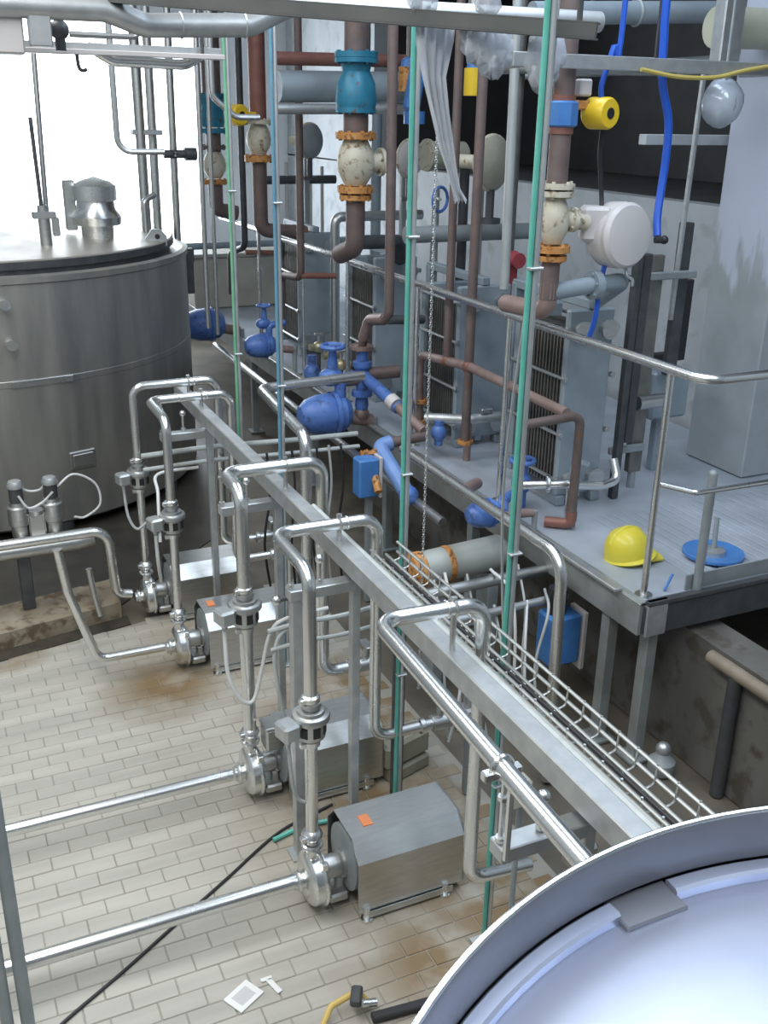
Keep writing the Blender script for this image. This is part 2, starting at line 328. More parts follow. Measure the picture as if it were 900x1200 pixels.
# ================================================================== PUMPS
def make_pump(loc, label):
    t = thing('pump', label, 'pump', loc, 'centrifugal pumps in a row on the tiled floor')
    x0, y0 = loc[0], loc[1]
    def L(p): return (x0+p[0], y0+p[1], p[2])
    part('volute', G().lathe([(.02, -.05), (.085, -.048), (.122, -.036), (.135, -.02), (.135, .02), (.12, .036), (.02, .038)], L((0, 0, .165)), (1, 0, 0), 32), STEEL, t)
    part('clamp_ring', G().torus(L((.028, 0, .165)), .137, .011, (1, 0, 0), 32).box(L((.028, -.09, .29)), (.03, .03, .04), .004), STEEL, t)
    part('inlet_ferrule', G().cyl(L((-.10, 0, .165)), L((-.045, 0, .165)), .041, n=20).torus(L((-.075, 0, .165)), .046, .010, (1, 0, 0)), STEEL, t)
    part('outlet_ferrule', G().cyl(L((.0, 0, .28)), L((.0, 0, .36)), .033, n=20).torus(L((.0, 0, .36)), .042, .012), STEEL, t)
    part('seal_housing', G().lathe([(.09, .036), (.09, .05), (.058, .06), (.058, .13), (.07, .14), (.07, .17)], L((0, 0, .2)), (1, 0, 0), 24), SATIN, t)
    part('adaptor_bracket', G().box(L((.11, 0, .06)), (.10, .16, .05), .01).box(L((.13, 0, .1)), (.05, .06, .08), .01), SATIN, t)
    part('motor', G().cyl(L((.17, 0, .235)), L((.60, 0, .235)), .135, n=24).lathe([(.15, .155), (.165, .16), (.165, .178), (.15, .18)], L((0, 0, .235)), (1, 0, 0), 28), GREYP, t)
    prof = [(-.2, .05), (-.2, .335), (-.115, .43), (.115, .43), (.2, .335), (.2, .05)]
    inn = [(-.194, .05), (-.194, .332), (-.112, .424), (.112, .424), (.194, .332), (.194, .05)]
    sh = G().prism([L((.155, y, z)) for y, z in prof+inn[::-1]], (.57, 0, 0)).prism([L((.715, y, z)) for y, z in prof], (.01, 0, 0))
    part('motor_shroud', sh, SATIN, t, sharp=15)
    for s_ in (-.19, .19): part('base_rail', G().box(L((.43, s_, .02)), (.46, .045, .012), .002).box(L((.43, s_*1.1, .035)), (.46, .006, .03)), SATIN, t)
    for (fx, fy) in ((.2, -.2), (.62, -.2), (.2, .2), (.62, .2)):
        part('foot', G().cyl(L((fx, fy, 0)), L((fx, fy, .075)), .017, n=12).cyl(L((fx, fy, 0)), L((fx, fy, .012)), .03, n=12), STEEL, t)
    return t
pump1 = make_pump((1.335, 3.62, 0), 'nearest pump, its whole angular steel motor cover in view, orange spot on top')
PU = [pump1, clone(pump1, (1.32, 4.55, 0), 0, 'second pump from the front, partly hidden behind the nearest one'),
      clone(pump1, (1.30, 6.1, 0), 0, 'third pump from the front, joined to the bent suction pipe in the middle'),
      clone(pump1, (1.262, 6.95, 0), 0, 'farthest pump, low beside the dark gap under the far tank')]
part('sticker', G().box((1.60, 3.60, .4325), (.05, .08, .004)), STICK, pump1, 'small orange sticker on the cover top')
part('sticker', G().box((1.53, 6.12, .4325), (.05, .08, .004)), STICK, PU[2], 'small orange sticker on the cover top')
part('terminal_box', G().box((1.44, 4.50, .40), (.12, .12, .14), .012).box((1.44, 4.50, .475), (.13, .13, .02), .006), SATIN, PU[1], 'square terminal box beside the seal housing')

# suction pipes
def pipe(name, pts, r, m, label, cat='pipe', bend=.08, group=None, n=14):
    return solid(name, G().tube(pts, r, bend, n), m, label, cat, group)
pipe('suction_pipe', [(-3.9, 3.62, .17), (1.24, 3.62, .17)], .036, STEEL, 'straight steel pipe low over the tiles into the nearest pump')
pipe('suction_pipe', [(-3.9, 4.55, .165), (1.21, 4.55, .165)], .034, STEEL, 'straight steel pipe low over the tiles into the second pump')
pipe('suction_pipe', [(1.19, 6.1, .175), (.745, 6.1, .175), (.6, 6.12, .70), (.565, 6.12, 1.0)], .03, STEEL, 'slanting steel pipe dropping to the third pump', bend=.09)
pipe('suction_pipe', [(1.14, 6.95, .20), (1.03, 6.95, .22), (1.0, 6.95, .745), (-3.9, 6.95, .70)], .038, STEEL, 'bright steel pipe with two bends in front of the far tank valves', bend=.12)
pipe('drain_pipe', [(.83, 6.82, .52), (.85, 6.8, .30), (.875, 6.78, .15)], .022, SATIN, 'short curved pipe stub at the plinth edge')

# discharge lines
GRP_D = None
def discharge(Y, dy, X0, X1, z, zb, X2, label, sens_z, pr=.030):
    t = thing('discharge_pipe', label, 'pipe', (X0, Y, .37))
    part('pipe', G().tube([(X0, Y, .37), (X0, Y, z), (X0, Y+dy, z), (X1, Y+dy, z), (X1, Y+dy, zb), (X2, Y+dy, zb)] if dy else [(X0, Y, .37), (X0, Y, z), (X1, Y, z), (X1, Y, zb), (X2, Y, zb)], pr, .085, 16), STEEL, t)
    part('clamp', G().lathe([(.03, -.03), (.045, -.018), (.052, 0), (.045, .018), (.03, .03)], (X0, Y, .42), n=20).box((X0-.05, Y-.02, .42), (.03, .03, .03), .004), STEEL, t)
    part('clamp', G().lathe([(.03, -.02), (.043, -.012), (.043, .012), (.03, .02)], (X0, Y, sens_z-.13), n=20).box((X0-.045, Y-.015, sens_z-.13), (.028, .028, .028), .004), STEEL, t)
    part('clamp', G().lathe([(.03, -.02), (.043, -.012), (.043, .012), (.03, .02)], (X0, Y, sens_z+.10), n=20).box((X0-.045, Y-.015, sens_z+.10), (.028, .028, .028), .004), STEEL, t)
    part('pipe_union', G().torus((1.70, Y+dy, z), .028, .006, (1, 0, 0)), STEEL, t)
    part('pipe_union', G().torus((1.50, Y+dy, z), .027, .004, (1, 0, 0)), STEEL, t)
    part('pipe_union', G().lathe([(.03, -.02), (.043, -.012), (.043, .012), (.03, .02)], (X2-.06, Y+dy, zb), (1, 0, 0), n=20), STEEL, t)
    part('end_valve', G().cyl((X2, Y+dy, zb), (X2+.11, Y+dy, zb), .045, n=18).cyl((X2+.05, Y+dy, zb), (X2+.05, Y+dy, zb+.11), .02, n=12).box((X2+.05, Y+dy, zb+.13), (.05, .12, .02), .004), SATIN, t)
    # the stud that holds the run above the long beam, and the stud on the cross arm
    part('standoff', G().cyl((1.66, Y+dy, 1.70), (1.66, Y+dy, z-.02), .012, n=10).torus((1.66, Y+dy, z), .032, .006, (1, 0, 0), 18, 6).cyl((1.66, Y+dy, z+.025), (1.66, Y+dy, z+.05), .014, n=6), SATIN, t)
    return t
def flow_sensor(X, Y, z, label, side=(-1, -.25)):
    t = thing('flow_sensor', label, 'sensor', (X, Y, z-.1), 'flow sensors on the pump risers')
    part('upper_cap', G().lathe([(.030, .085), (.046, .082), (.048, .062), (.036, .056), (.036, .048), (.062, .044), (.064, .028), (.084, .024), (.088, .016), (.088, -.004), (.078, -.012)], (X, Y, z), n=28), SATIN, t)
    part('body', G().lathe([(.066, -.012), (.066, -.095), (.045, -.11), (.03, -.115)], (X, Y, z), n=28), SATIN, t)
    for a in (-2.4, -1.5, -.6, .3):
        part('slot', G().box((X+.064*math.cos(a), Y+.064*math.sin(a), z-.05), (.010, .034, .05), rot=Matrix.Rotation(a, 3, 'Z')), BLACK, t)
    d = V((side[0], side[1], 0)).normalized(); c = V((X, Y, z-.02))+d*.125; rt = Matrix.Rotation(math.atan2(d.y, d.x), 3, 'Z')
    bx = part('terminal_box', G().box(c, (.085, .10, .085), .012, rt), GALV, t)
    part('cable_gland', G().cyl(c+V((0, 0, -.04)), c+V((0, 0, -.07)), .016, n=10), GALV, bx)
    part('neck', G().cyl(V((X, Y, z-.03))+d*.05, c-d*.03, .022, n=12), GALV, t)
    return t
discharge(3.62, .46, 1.335, 1.86, 1.785, .53, 2.2, 'steel discharge pipe of the nearest pump, bent over the long beam', 1.07, .030)
discharge(4.55, .30, 1.32, 1.87, 1.83, .5, 2.1, 'steel discharge pipe rising from the second pump over the beam', 1.19, .036)
discharge(6.1, .50, 1.30, 1.865, 1.775, .5, 2.2, 'steel discharge pipe of the third pump, inside the farthest bend', 1.12)
discharge(6.95, 0, 1.262, 1.87, 1.79, .5, 2.2, 'farthest steel discharge pipe, a squared hoop over the beam end', 1.15)
flow_sensor(1.335, 3.62, 1.07, 'ringed flow sensor on the nearest riser, above the angular motor cover')
flow_sensor(1.32, 4.55, 1.19, 'largest ringed flow sensor, on the riser of the second pump')
flow_sensor(1.30, 6.1, 1.12, 'dark slotted flow sensor on the riser of the third pump')
flow_sensor(1.262, 6.95, 1.15, 'flow sensor on the farthest riser, in front of the tank side')
t = thing('discharge_pipe', 'brightest long steel pipe running toward the near tank beside the beam', 'pipe', (1.3, 1.6, 0))
part('pipe', G().tube([(1.30, 1.28, 0), (1.30, 1.28, 1.87), (1.35, 2.95, 1.88), (1.79, 2.93, 1.88), (1.79, 2.93, .56), (2.1, 2.93, .53)], .030, .085, 16), STEEL, t)
part('pipe_union', G().torus((1.63, 2.937, 1.88), .029, .007, (1, 0, 0)), STEEL, t)
part('standoff', G().cyl((1.66, 2.937, 1.70), (1.66, 2.937, 1.86), .012, n=10).torus((1.66, 2.937, 1.88), .033, .006, (1, 0, 0), 18, 6).cyl((1.66, 2.937, 1.905), (1.66, 2.937, 1.925), .013, n=6), SATIN, t)
part('pipe_clamp', G().torus((1.322, 2.02, 1.875), .034, .008, (0, 1, 0), 18, 6).box((1.36, 2.02, 1.855), (.05, .03, .03), .004).box((1.285, 2.02, 1.855), (.05, .03, .03), .004).cyl((1.36, 2.02, 1.53), (1.36, 2.02, 1.85), .011, n=8), STEEL, t)
pipe('discharge_pipe', [(3.05, 7.0, 1.70), (2.18, 6.9, 1.70), (2.09, 5.7, 1.70), (2.09, 5.7, .0)], .038, STEEL, 'separate bright steel pipe ending at the large blue steam trap', bend=.1, n=16)
pipe('angled_pipe', [(2.92, 6.0, 1.42), (2.92, 4.02, 1.42), (2.92, 3.98, .02)], .032, STEEL, 'steel pipe bent down in front of the platform edge near the yellow helmet', bend=.14, n=16)

# ================================================================== RACK
t = thing('pipe_rack', 'long square steel beam on paired legs crossed by the bent pipes', 'rack', (1.66, 4.2, 0))
part('beam', G().box((1.665, 4.32, 1.65), (.078, 5.9, .10), .006), GALV, t)
for (y, legs) in ((2.08, 1), (3.98, 2), (5.12, 1), (6.58, 1)):
    part('cross_arm', G().box((1.525, y, 1.515), (.33, .075, .055), .004), GALV, t)
    part('leg', G().box((1.70, y, .8), (.045, .045, 1.6), .004).box((1.70, y, .006), (.11, .11, .012)), GALV, t)
    if legs > 1: part('leg', G().box((1.40, y, .745), (.055, .055, 1.49), .004).box((1.40, y, .006), (.11, .11, .012)), GALV, t)
    part('stud', G().cyl((1.375, y, 1.54), (1.375, y, 1.76), .009, n=8).cyl((1.375, y, 1.55), (1.375, y, 1.565), .018, n=6).cyl((1.375, y, 1.70), (1.375, y, 1.715), .018, n=6), STEEL, t)
    part('stud', G().cyl((1.52, y, 1.54), (1.52, y, 1.66), .009, n=8).cyl((1.52, y, 1.55), (1.52, y, 1.565), .018, n=6).ball((1.52, y, 1.67), .022), STEEL, t)
t = thing('cable_tray', 'narrow wire basket tray running along the right side of the beam', 'cable tray', (1.86, 2.7, 1.6))
for (x, z) in ((1.79, 1.66), (1.79, 1.63), (1.87, 1.625), (1.93, 1.63), (1.93, 1.68)):
    part('long_wire', G().tube([(x, 1.2, z), (x, 4.0, z)], .007, n=6), TRAY, t)
for k in range(28):
    y = 1.25+k*.1
    part('hoop', G().tube([(1.79, y, 1.675), (1.795, y, 1.615), (1.86, y, 1.60), (1.925, y, 1.615), (1.93, y, 1.69)], .0045, .02, 6), TRAY, t)
solid('tray_cable', G().tube(spline([(1.85, 1.2, 1.617), (1.855, 2.2, 1.617), (1.85, 3.0, 1.617), (1.855, 3.95, 1.617)]), .008, n=8), BLACK, 'black cable lying in the wire basket tray', 'cable')
solid('beam_cable', G().tube([(1.725, 1.2, 1.675), (1.725, 4.6, 1.675)], .016, n=8), GREYC, 'grey conduit clipped along the right edge of the long beam', 'cable')

# floor to ceiling poles
def pole(x, y, m, label, wide=.0105):
    t = thing('service_pole', label, 'pole', (x, y, 0))
    part('painted_tube', G().cyl((x, y, 0), (x, y, 6.25), wide, n=14), m, t)
    part('grey_conduit', G().cyl((x+.021, y-.006, 0), (x+.021, y-.006, 6.25), .0115, n=10), GALV, t)
    part('base_plate', G().box((x+.012, y, .006), (.12, .1, .012), .002), GALV, t)
    for z in (.9, 2.0, 3.1, 4.1): part('pipe_clip', G().box((x+.016, y-.01, z), (.055, .034, .012), .003), GALV, t)
pole(1.97, 3.06, GREENP, 'nearest tall green pole, crossing the platform view to the floor')
pole(1.98, 4.06, GREENP, 'second tall green pole, beside the hanging plastic sheet')
pole(1.97, 5.85, BLUETUBE, 'tall blue pole left of the large blue steam trap')
pole(1.975, 6.8, LGREENP, 'farthest tall pale green pole, just right of the far tank')
for k, (x, y, l) in enumerate(((2.06, 3.2, 'thin pale wire hanging just behind the nearest green pole'), (2.02, 3.9, 'thin pale chain hanging beside the second green pole'))):
    g = G()
    if k == 0: g.tube(spline([(x, y, 4.3), (x+.01, y, 3.2), (x-.02, y+.05, 2.2), (x+.02, y, 1.2), (x, y, .5)]), .006, n=6).tube(spline([(x+.05, y, 4.3), (x+.03, y, 3.2), (x+.06, y+.05, 2.2), (x+.02, y, 1.2), (x, y, .5)]), .005, n=6)
    else:
        for j in range(150): g.torus((x, y, .9+j*.018), .007, .0022, (1, 0, 0) if j % 2 else (0, 1, 0), 8, 4)
    solid('hanging_wire' if k == 0 else 'hanging_chain', g, TRAY, l, 'wire' if k == 0 else 'chain')
solid('steel_post', G().cyl((-.012, 3.2, 0), (-.012, 3.2, 1.6), .026, n=14).cyl((-.012, 3.2, 0), (-.012, 3.2, .012), .06, n=14).ball((-.012, 3.2, 1.6), .026), GREYP, 'grey steel post at the bottom left edge, in front of the low pipes', 'post')
solid('steel_post', G().cyl((-.085, 3.2, 0), (-.085, 3.2, 1.6), .024, n=14).cyl((-.085, 3.2, 0), (-.085, 3.2, .012), .032, n=14).ball((-.085, 3.2, 1.6), .024), GREYP, 'second grey post, barely in view at the bottom left corner', 'post')
pipe('rack_post', [(2.03, 4.15, 0), (2.03, 4.15, 1.5)], .035, DKSTEEL, 'dark post right behind the second green pole near the floor', 'post')

# ================================================================== FAR TANK
TX, TY, TR = .50, 10.90, 2.1
t = thing('brew_tank', 'large round worn steel tank with conical lid at the left', 'tank', (TX, TY, 0))
part('shell', G().lathe([(TR-.06, .07), (TR, .11), (TR, 1.385), (TR+.004, 1.39), (TR+.004, 1.44), (TR, 1.445), (TR, 2.24), (TR+.018, 2.25), (TR+.018, 2.30), (TR-.03, 2.315), (TR-.09, 2.29), (TR-.24, 2.27)], (TX, TY, 0), n=96, cap=False), TANKST, t)
part('bottom', G().lathe([(TR-.06, .07), (TR-.3, .05), (.01, .04)], (TX, TY, 0), n=64, cap=False), TANKST, t)
part('lid', G().lathe([(TR-.14, 2.34), (TR-.125, 2.345), (TR-.12, 2.41), (TR-.135, 2.42), (1.5, 2.455), (.9, 2.53), (.5, 2.57), (.01, 2.59)], (TX, TY, 0), n=96, cap=False), LIDST, t, sharp=25)
mx_, my_ = 1.62, 10.05
part('lid_skirt', G().lathe([(TR-.16, 2.26), (TR-.16, 2.34), (TR-.12, 2.345), (TR-.118, 2.405), (TR-.13, 2.408)], (TX, TY, 0), n=96, cap=False), DKSTEEL, t, 'dark edge band under the lid')
mh = part('manhole_dome', G().lathe([(.14, -.22), (.15, -.03), (.22, -.02), (.23, .05), (.18, .12), (.17, .19), (.20, .20), (.20, .33), (.15, .37), (.01, .41)], (mx_, my_, 2.60), n=32), STEEL, t)
part('hinge_bracket', G().box((mx_-.22, my_+.1, 2.75), (.1, .1, .45), .01), SATIN, mh)
lug = G(); lx, ly = 2.13, 9.95
lug.prism([(lx-.14, ly, 2.37), (lx+.12, ly, 2.37), (lx+.12, ly, 2.46), (lx+.06, ly, 2.53), (lx-.02, ly, 2.53)], (0, .03, 0))
lg = part('lifting_lug', lug, GALV, t, 'pale lifting lug with a dark hole')
part('lug_hole', G().cyl((lx+.03, ly-.003, 2.46), (lx+.03, ly+.033, 2.46), .025, n=12), BLACK, lg)
for k, a in enumerate((-118, -78, -40, 0, 60, 150)):
    part('leg', G().cyl((TX+2.0*math.cos(R(a)), TY+2.0*math.sin(R(a)), 0), (TX+2.0*math.cos(R(a)), TY+2.0*math.sin(R(a)), .2), .09, n=14), DKSTEEL, t)
def on_shell(px_x, z, d=0):   # point on the front of the shell at world x
    y = TY-math.sqrt((TR+d)**2-(px_x-TX)**2); return (px_x, y, z)
p = on_shell(1.13, .66); nrm = math.atan2(p[1]-TY, p[0]-TX); rt = Matrix.Rotation(nrm, 3, 'Z')
part('inspection_hatch', G().box(p, (.03, .24, .17), .008, rt).box((p[0]+.012*math.cos(nrm), p[1]+.012*math.sin(nrm), p[2]), (.03, .19, .12), .006, rt), SATIN, t)
p = on_shell(.86, 1.415); nrm = math.atan2(p[1]-TY, p[0]-TX); rt = Matrix.Rotation(nrm, 3, 'Z')
part('seam_glint', G().box(p, (.016, .52, .06), .004, rt), STEEL, t, 'long pale strip imitating the reflection on the shell seam')  # added bright strip stands in for the seam's reflection
for (x, z) in ((.60, 2.10), (.615, 1.77)):
    p = on_shell(x, z)
    part('nozzle', G().cyl((p[0], p[1]+.05, p[2]), (p[0]+.02, p[1]-.08, p[2]), .032, n=16).cyl((p[0]+.018, p[1]-.08, p[2]), (p[0]+.02, p[1]-.11, p[2]), .045, n=16), STEEL, t)
part('side_bracket', G().box((2.58, 10.5, 2.2), (.12, .08, .14), .01).box((2.58, 10.5, 1.98), (.10, .08, .34), .01), DKSTEEL, t)
# tall lance and pipe standing on the lid
t = thing('tank_lance', 'pair of thin steel rods standing on the far tank lid at left', 'pipe', (1.06, 9.6, 2.42))
part('rod', G().cyl((1.075, 9.55, 2.80), (1.06, 9.55, 3.52), .018, n=10), DKSTEEL, t)
part('rod', G().cyl((1.12, 9.6, 2.80), (1.16, 9.6, 4.6), .022, n=12), SATIN, t)
part('mounting_block', G().cyl((1.09, 9.58, 2.44), (1.09, 9.58, 2.80), .05, n=14).box((1.09, 9.56, 2.72), (.2, .1, .06), .01).box((1.18, 9.55, 2.62), (.06, .06, .16), .01), SATIN, t)

# valve cluster left
t = thing('valve_manifold', 'pair of capped process valves on a fat manifold at left edge', 'valve', (.5, 7.2, .15))
part('manifold_pipe', G().tube([(-3.9, 7.12, .56), (.80, 7.12, .61), (.92, 7.14, .62)], .055, n=16), SATIN, t)
for (x, y, z) in ((.43, 7.25, .66), (.67, 7.25, .66)):
    v = part('valve_body', G().lathe([(.05, 0), (.06, .02), (.06, .10), (.075, .11), (.075, .24), (.055, .25), (.055, .28)], (x, y, z), n=18), SATIN, t)
    part('actuator_head', G().cyl((x, y, z+.28), (x, y, z+.39), .05, n=16), DKSTEEL, v)
    part('top_cap', G().lathe([(.058, 0), (.06, .02), (.045, .05), (.02, .055)], (x, y, z+.39), n=16), GALV, v)
part('spacer_block', G().box((.55, 7.25, .75), (.12, .1, .2), .012).cyl((.55, 7.2, .85), (.55, 7.2, .88), .055, n=14), SATIN, t)
part('support_leg', G().box((.42, 7.15, .36), (.09, .07, .46), .006), DKSTEEL, t)
for k, pts in enumerate(([(.72, 7.25, 1.02), (.85, 7.3, 1.08), (1.0, 7.32, .98), (1.02, 7.3, .82), (.9, 7.28, .74), (.82, 7.26, .76)], [(.46, 7.25, 1.05), (.52, 7.28, 1.0), (.6, 7.28, 1.0), (.64, 7.25, 1.06)], [(.44, 7.2, 1.0), (.50, 7.2, .9), (.6, 7.22, .92), (.68, 7.2, 1.0)])):
    part('air_hose', G().tube(spline(pts), .009, n=8), WHITEC, t)

# ================================================================== NEAR TANK
NX, NY, NR = 1.076, .151, .977
t = thing('open_rim_tank', 'nearest round tank with a grey upstand rim and bright top, bottom right', 'tank', (NX, NY, 0))
part('shell', G().lathe([(NR-.05, .15), (NR-.012, .2), (NR-.012, 2.2), (NR, 2.21), (NR, 2.392), (NR-.004, 2.4), (NR-.012, 2.4), (NR-.016, 2.392), (NR-.016, 2.30)], (NX, NY, 0), n=128, cap=False), RIMST, t)
part('rim_bead', G().torus((NX, NY, 2.4), NR-.006, .0065, n=128, m=8), STEEL, t)
led = G()
for (a0, a1) in ((-180, 88.5), (96.5, 180)):
    K = max(6, int((a1-a0)/3)); rr = []
    for k in range(K+1):
        a = R(a0+(a1-a0)*k/K); c, s_ = math.cos(a), math.sin(a)
        rr.append([(NX+r*c, NY+r*s_, z) for r, z in ((NR-.018, 2.26), (NR-.018, 2.295), (NR-.022, 2.298), (NR-.046, 2.298), (NR-.052, 2.293), (NR-.052, 2.26))])
    led.rings(rr)
part('ledge_ring', led, NEARTOP, t, 'bright ledge ring with one notch')
part('notch_block', G().box((NX+(NR-.045)*math.cos(R(92.5)), NY+(NR-.045)*math.sin(R(92.5)), 2.278), (.134, .075, .02), .003), RIMST, t)
part('top', G().lathe([(NR-.02, 2.27), (NR-.075, 2.278), (NR-.10, 2.288), (.7, 2.335), (.35, 2.365), (.01, 2.375)], (NX, NY, 0), n=128, cap=False), NEARTOP, t)
for a in (45, 135, 225, 315): part('leg', G().cyl((NX+.7*math.cos(R(a)), NY+.7*math.sin(R(a)), 0), (NX+.7*math.cos(R(a)), NY+.7*math.sin(R(a)), .2), .06, n=14), DKSTEEL, t)

# ================================================================== PLATFORM
t = thing('platform', 'steel equipment platform on legs at the right with grey edge beams', 'platform', (4.7, 9.5, 0))
part('deck', G().box((4.68, 9.9, 1.07), (2.46, 11.9, .05)), DECK, t)
part('edge_beam', G().box((3.43, 9.93, .985), (.05, 12.0, .20), .004).box((3.47, 9.93, 1.08), (.12, 12.0, .025), .004), EDGE, t)
part('edge_beam', G().box((4.68, 3.92, .985), (2.5, .05, .18), .004).box((4.68, 3.90, 1.095), (2.5, .04, .03), .004), DKSTEEL, t)
part('kick_plate', G().box((4.84, 3.96, 1.14), (2.2, .012, .10)), GREYP, t)
part('edge_angle', G().box((3.385, 10.0, 1.10), (.055, 11.8, .022), .004), GALV, t)
part('corner_plate', G().box((3.50, 3.90, 1.0), (.14, .03, .22), .004), GALV, t)
for (x, y) in ((3.55, 3.99), (3.47, 4.25), (3.47, 5.9), (3.47, 7.4), (3.47, 9.2), (3.47, 11.2), (5.9, 4.1)):
    part('leg', G().box((x, y, .45), (.075, .075, .9), .005).box((x, y, .008), (.16, .16, .016)), GREYP if y > 4.5 else EDGE, t)
for k in range(24):     # ribbed tread bars near the front of the deck
    part('tread_bar', G().box((3.92+k*.08, 4.55, 1.098), (.035, 1.05, .008), .003), DECK, t)
t = thing('handrail', 'grey tube guard rail along the platform edge turning the front corner', 'railing', (3.48, 6.9, 1.1))
part('top_rail', G().tube([(3.48, 12.4, 2.385), (3.48, 3.74, 2.395), (5.95, 3.70, 2.40)], .027, .1, 14), STEEL, t)
for y in (4.0, 5.6, 6.95, 8.35, 9.5, 10.9): part('post', G().cyl((3.48, y, 1.09), (3.48, y, 2.38), .02, n=12).cyl((3.48, y, 1.09), (3.48, y, 1.105), .05, n=12), STEEL, t)
part('middle_rail', G().tube([(3.5, 4.0, 1.76), (3.6, 3.83, 1.755), (5.95, 3.79, 1.75)], .016, .03, 10), STEEL, t)
part('post', G().cyl((3.80, 3.95, 1.09), (3.62, 3.86, 1.85), .0, n=4) if False else G().cyl((3.80, 3.93, 1.09), (3.80, 3.93, 1.80), .026, n=12).ball((3.80, 3.93, 1.80), .026), GREYP, t, 'thicker dark post with a rounded top')

t = thing('hard_hat', 'yellow safety helmet lying on the platform edge', 'helmet', (3.71, 4.45, 1.095))
hx, hy = 3.71, 4.45
part('shell', G().lathe([(.142, .0), (.141, .04), (.125, .10), (.092, .145), (.045, .168), (.005, .174)], (hx, hy, 1.125), (-.16, .10, 1), 28), HELMETY, t)
part('brim', G().lathe([(.135, -.004), (.158, -.010), (.160, -.003), (.138, .012)], (hx+.01, hy-.008, 1.125), (-.16, .10, 1), 28).prism([(hx+.08, hy-.13, 1.112), (hx+.17, hy-.13, 1.108), (hx+.20, hy-.06, 1.108), (hx+.13, hy+.02, 1.115)], (0, 0, .012)), HELMETY, t)
part('ridge', G().tube([(hx-.13, hy+.01, 1.205), (hx-.09, hy+.015, 1.262), (hx-.02, hy+.015, 1.300), (hx+.06, hy+.01, 1.280), (hx+.115, hy-.01, 1.215)], .015, .05, 8), HELMETY, t)
t = thing('floor_disc', 'blue round disc with an upright stem lying on the platform', 'disc', (4.22, 4.27, 1.104))
part('disc', G().lathe([(.02, .012), (.10, .015), (.15, .02), (.175, .032), (.185, .028), (.185, .012), (.17, .004), (.02, .004)], (4.22, 4.27, 1.104), n=36), BLUEP, t)
part('hub', G().lathe([(.075, .012), (.07, .04), (.03, .05)], (4.22, 4.27, 1.104), n=20), GALV, t)
part('stem', G().cyl((4.22, 4.27, 1.14), (4.26, 4.32, 1.33), .016, n=10), GREYP, t)
solid('deck_rod', G().tube([(3.62, 3.99, 1.105), (3.69, 4.02, 1.18)], .009, n=8), BLUEP, 'short thin rod leaning at the front corner of the platform', 'rod')

# heat exchangers
def heat_exchanger(x, y, w, h, n, label, ln=.6):
    t = thing('heat_exchanger', label, 'heat exchanger', (x, y, 1.095), 'plate heat exchangers on the platform')
    part('frame_plate', G().box((x, y, 1.16+h/2), (w, .05, h), .012), HEXM, t)
    part('pressure_plate', G().box((x, y+ln, 1.16+h/2-.03), (w, .05, h-.06), .012), HEXM, t)
    for k in range(n): part('plate', G().box((x, y+.05+k*(ln-.1)/(n-1), 1.16+h/2-.05), (w*.86, .012, h-.2)), PLATES, t)
    part('carrying_bar', G().box((x, y+.45, 1.16+h+.03), (.07, .95, .06), .006), HEXM, t)
    part('guide_bar', G().box((x, y+.45, 1.155), (.06, .95, .05), .006), HEXM, t)
    part('column', G().box((x, y+.9, 1.1+h/2+.05), (.08, .06, h+.1), .006), HEXM, t)
    for sx in (-1, 1):
        for fz in (.1, .35, .65, .9):
            part('tie_bolt', G().cyl((x+sx*(w/2+.012), y-.06, 1.16+h*fz), (x+sx*(w/2+.012), y+ln+.06, 1.16+h*fz), .012, n=8).cyl((x+sx*(w/2+.012), y-.05, 1.16+h*fz), (x+sx*(w/2+.012), y-.025, 1.16+h*fz), .022, n=6), SATIN, t)
        for fz in (.1, .9):
            part('port', G().cyl((x+sx*w*.28, y-.09, 1.16+h*fz), (x+sx*w*.28, y, 1.16+h*fz), .042, n=16).cyl((x+sx*w*.28, y-.10, 1.16+h*fz), (x+sx*w*.28, y-.075, 1.16+h*fz), .065, n=16), SATIN, t)
        part('foot', G().box((x+sx*w*.4, y, 1.131), (.07, .1, .07), .006), HEXM, t)
    return t
heat_exchanger(3.97, 5.40, .36, 1.28, 14, 'nearest grey blue plate heat exchanger, behind the bent rusty pipe')
heat_exchanger(3.98, 6.80, .46, 1.22, 14, 'second grey blue plate heat exchanger, between two brown pipes')
heat_exchanger(3.92, 8.30, .42, 1.25, 14, 'third plate heat exchanger, right of the thick hanging pipe')
heat_exchanger(3.92, 10.3, .42, 1.25, 12, 'farthest plate heat exchanger, near the railing end')
t = thing('equipment_stand', 'dark upright steel stand right of the nearest heat exchanger', 'stand', (4.4, 5.4, 1.095))
for (x, y, z0, z1, w) in ((4.26, 5.34, 1.1, 2.82, .05), (4.34, 5.36, 1.5, 2.78, .07), (4.52, 5.48, 1.22, 2.75, .11), (4.78, 5.52, 1.9, 2.95, .09)):
    part('upright', G().box((x, y, (z0+z1)/2), (w, .06, z1-z0), .006), DKSTEEL if w != .11 else PLATES, t)
part('foot_rod', G().cyl((4.52, 5.48, 1.095), (4.52, 5.48, 1.25), .03, n=10), GREYP, t)
part('cross_tie', G().box((4.4, 5.42, 1.42), (.3, .04, .05), .006).box((4.52, 5.42, 2.62), (.6, .04, .05), .006), GREYP, t)
part('drum_motor', G().cyl((4.45, 5.42, 1.75), (4.68, 5.42, 1.75), .05, n=14), SATIN, t)
t = thing('dark_bracket', 'black angled bracket between the stand and the pillar', 'bracket', (4.95, 5.75, 1.1))
part('upright', G().box((5.05, 5.75, 2.25), (.09, .05, .55), .006), BLACK, t)
part('arm', G().box((4.88, 5.75, 1.97), (.40, .08, .06), .006), BLACK, t)
part('support', G().box((4.93, 5.75, 1.52), (.07, .07, .85), .006), HEXM, t)
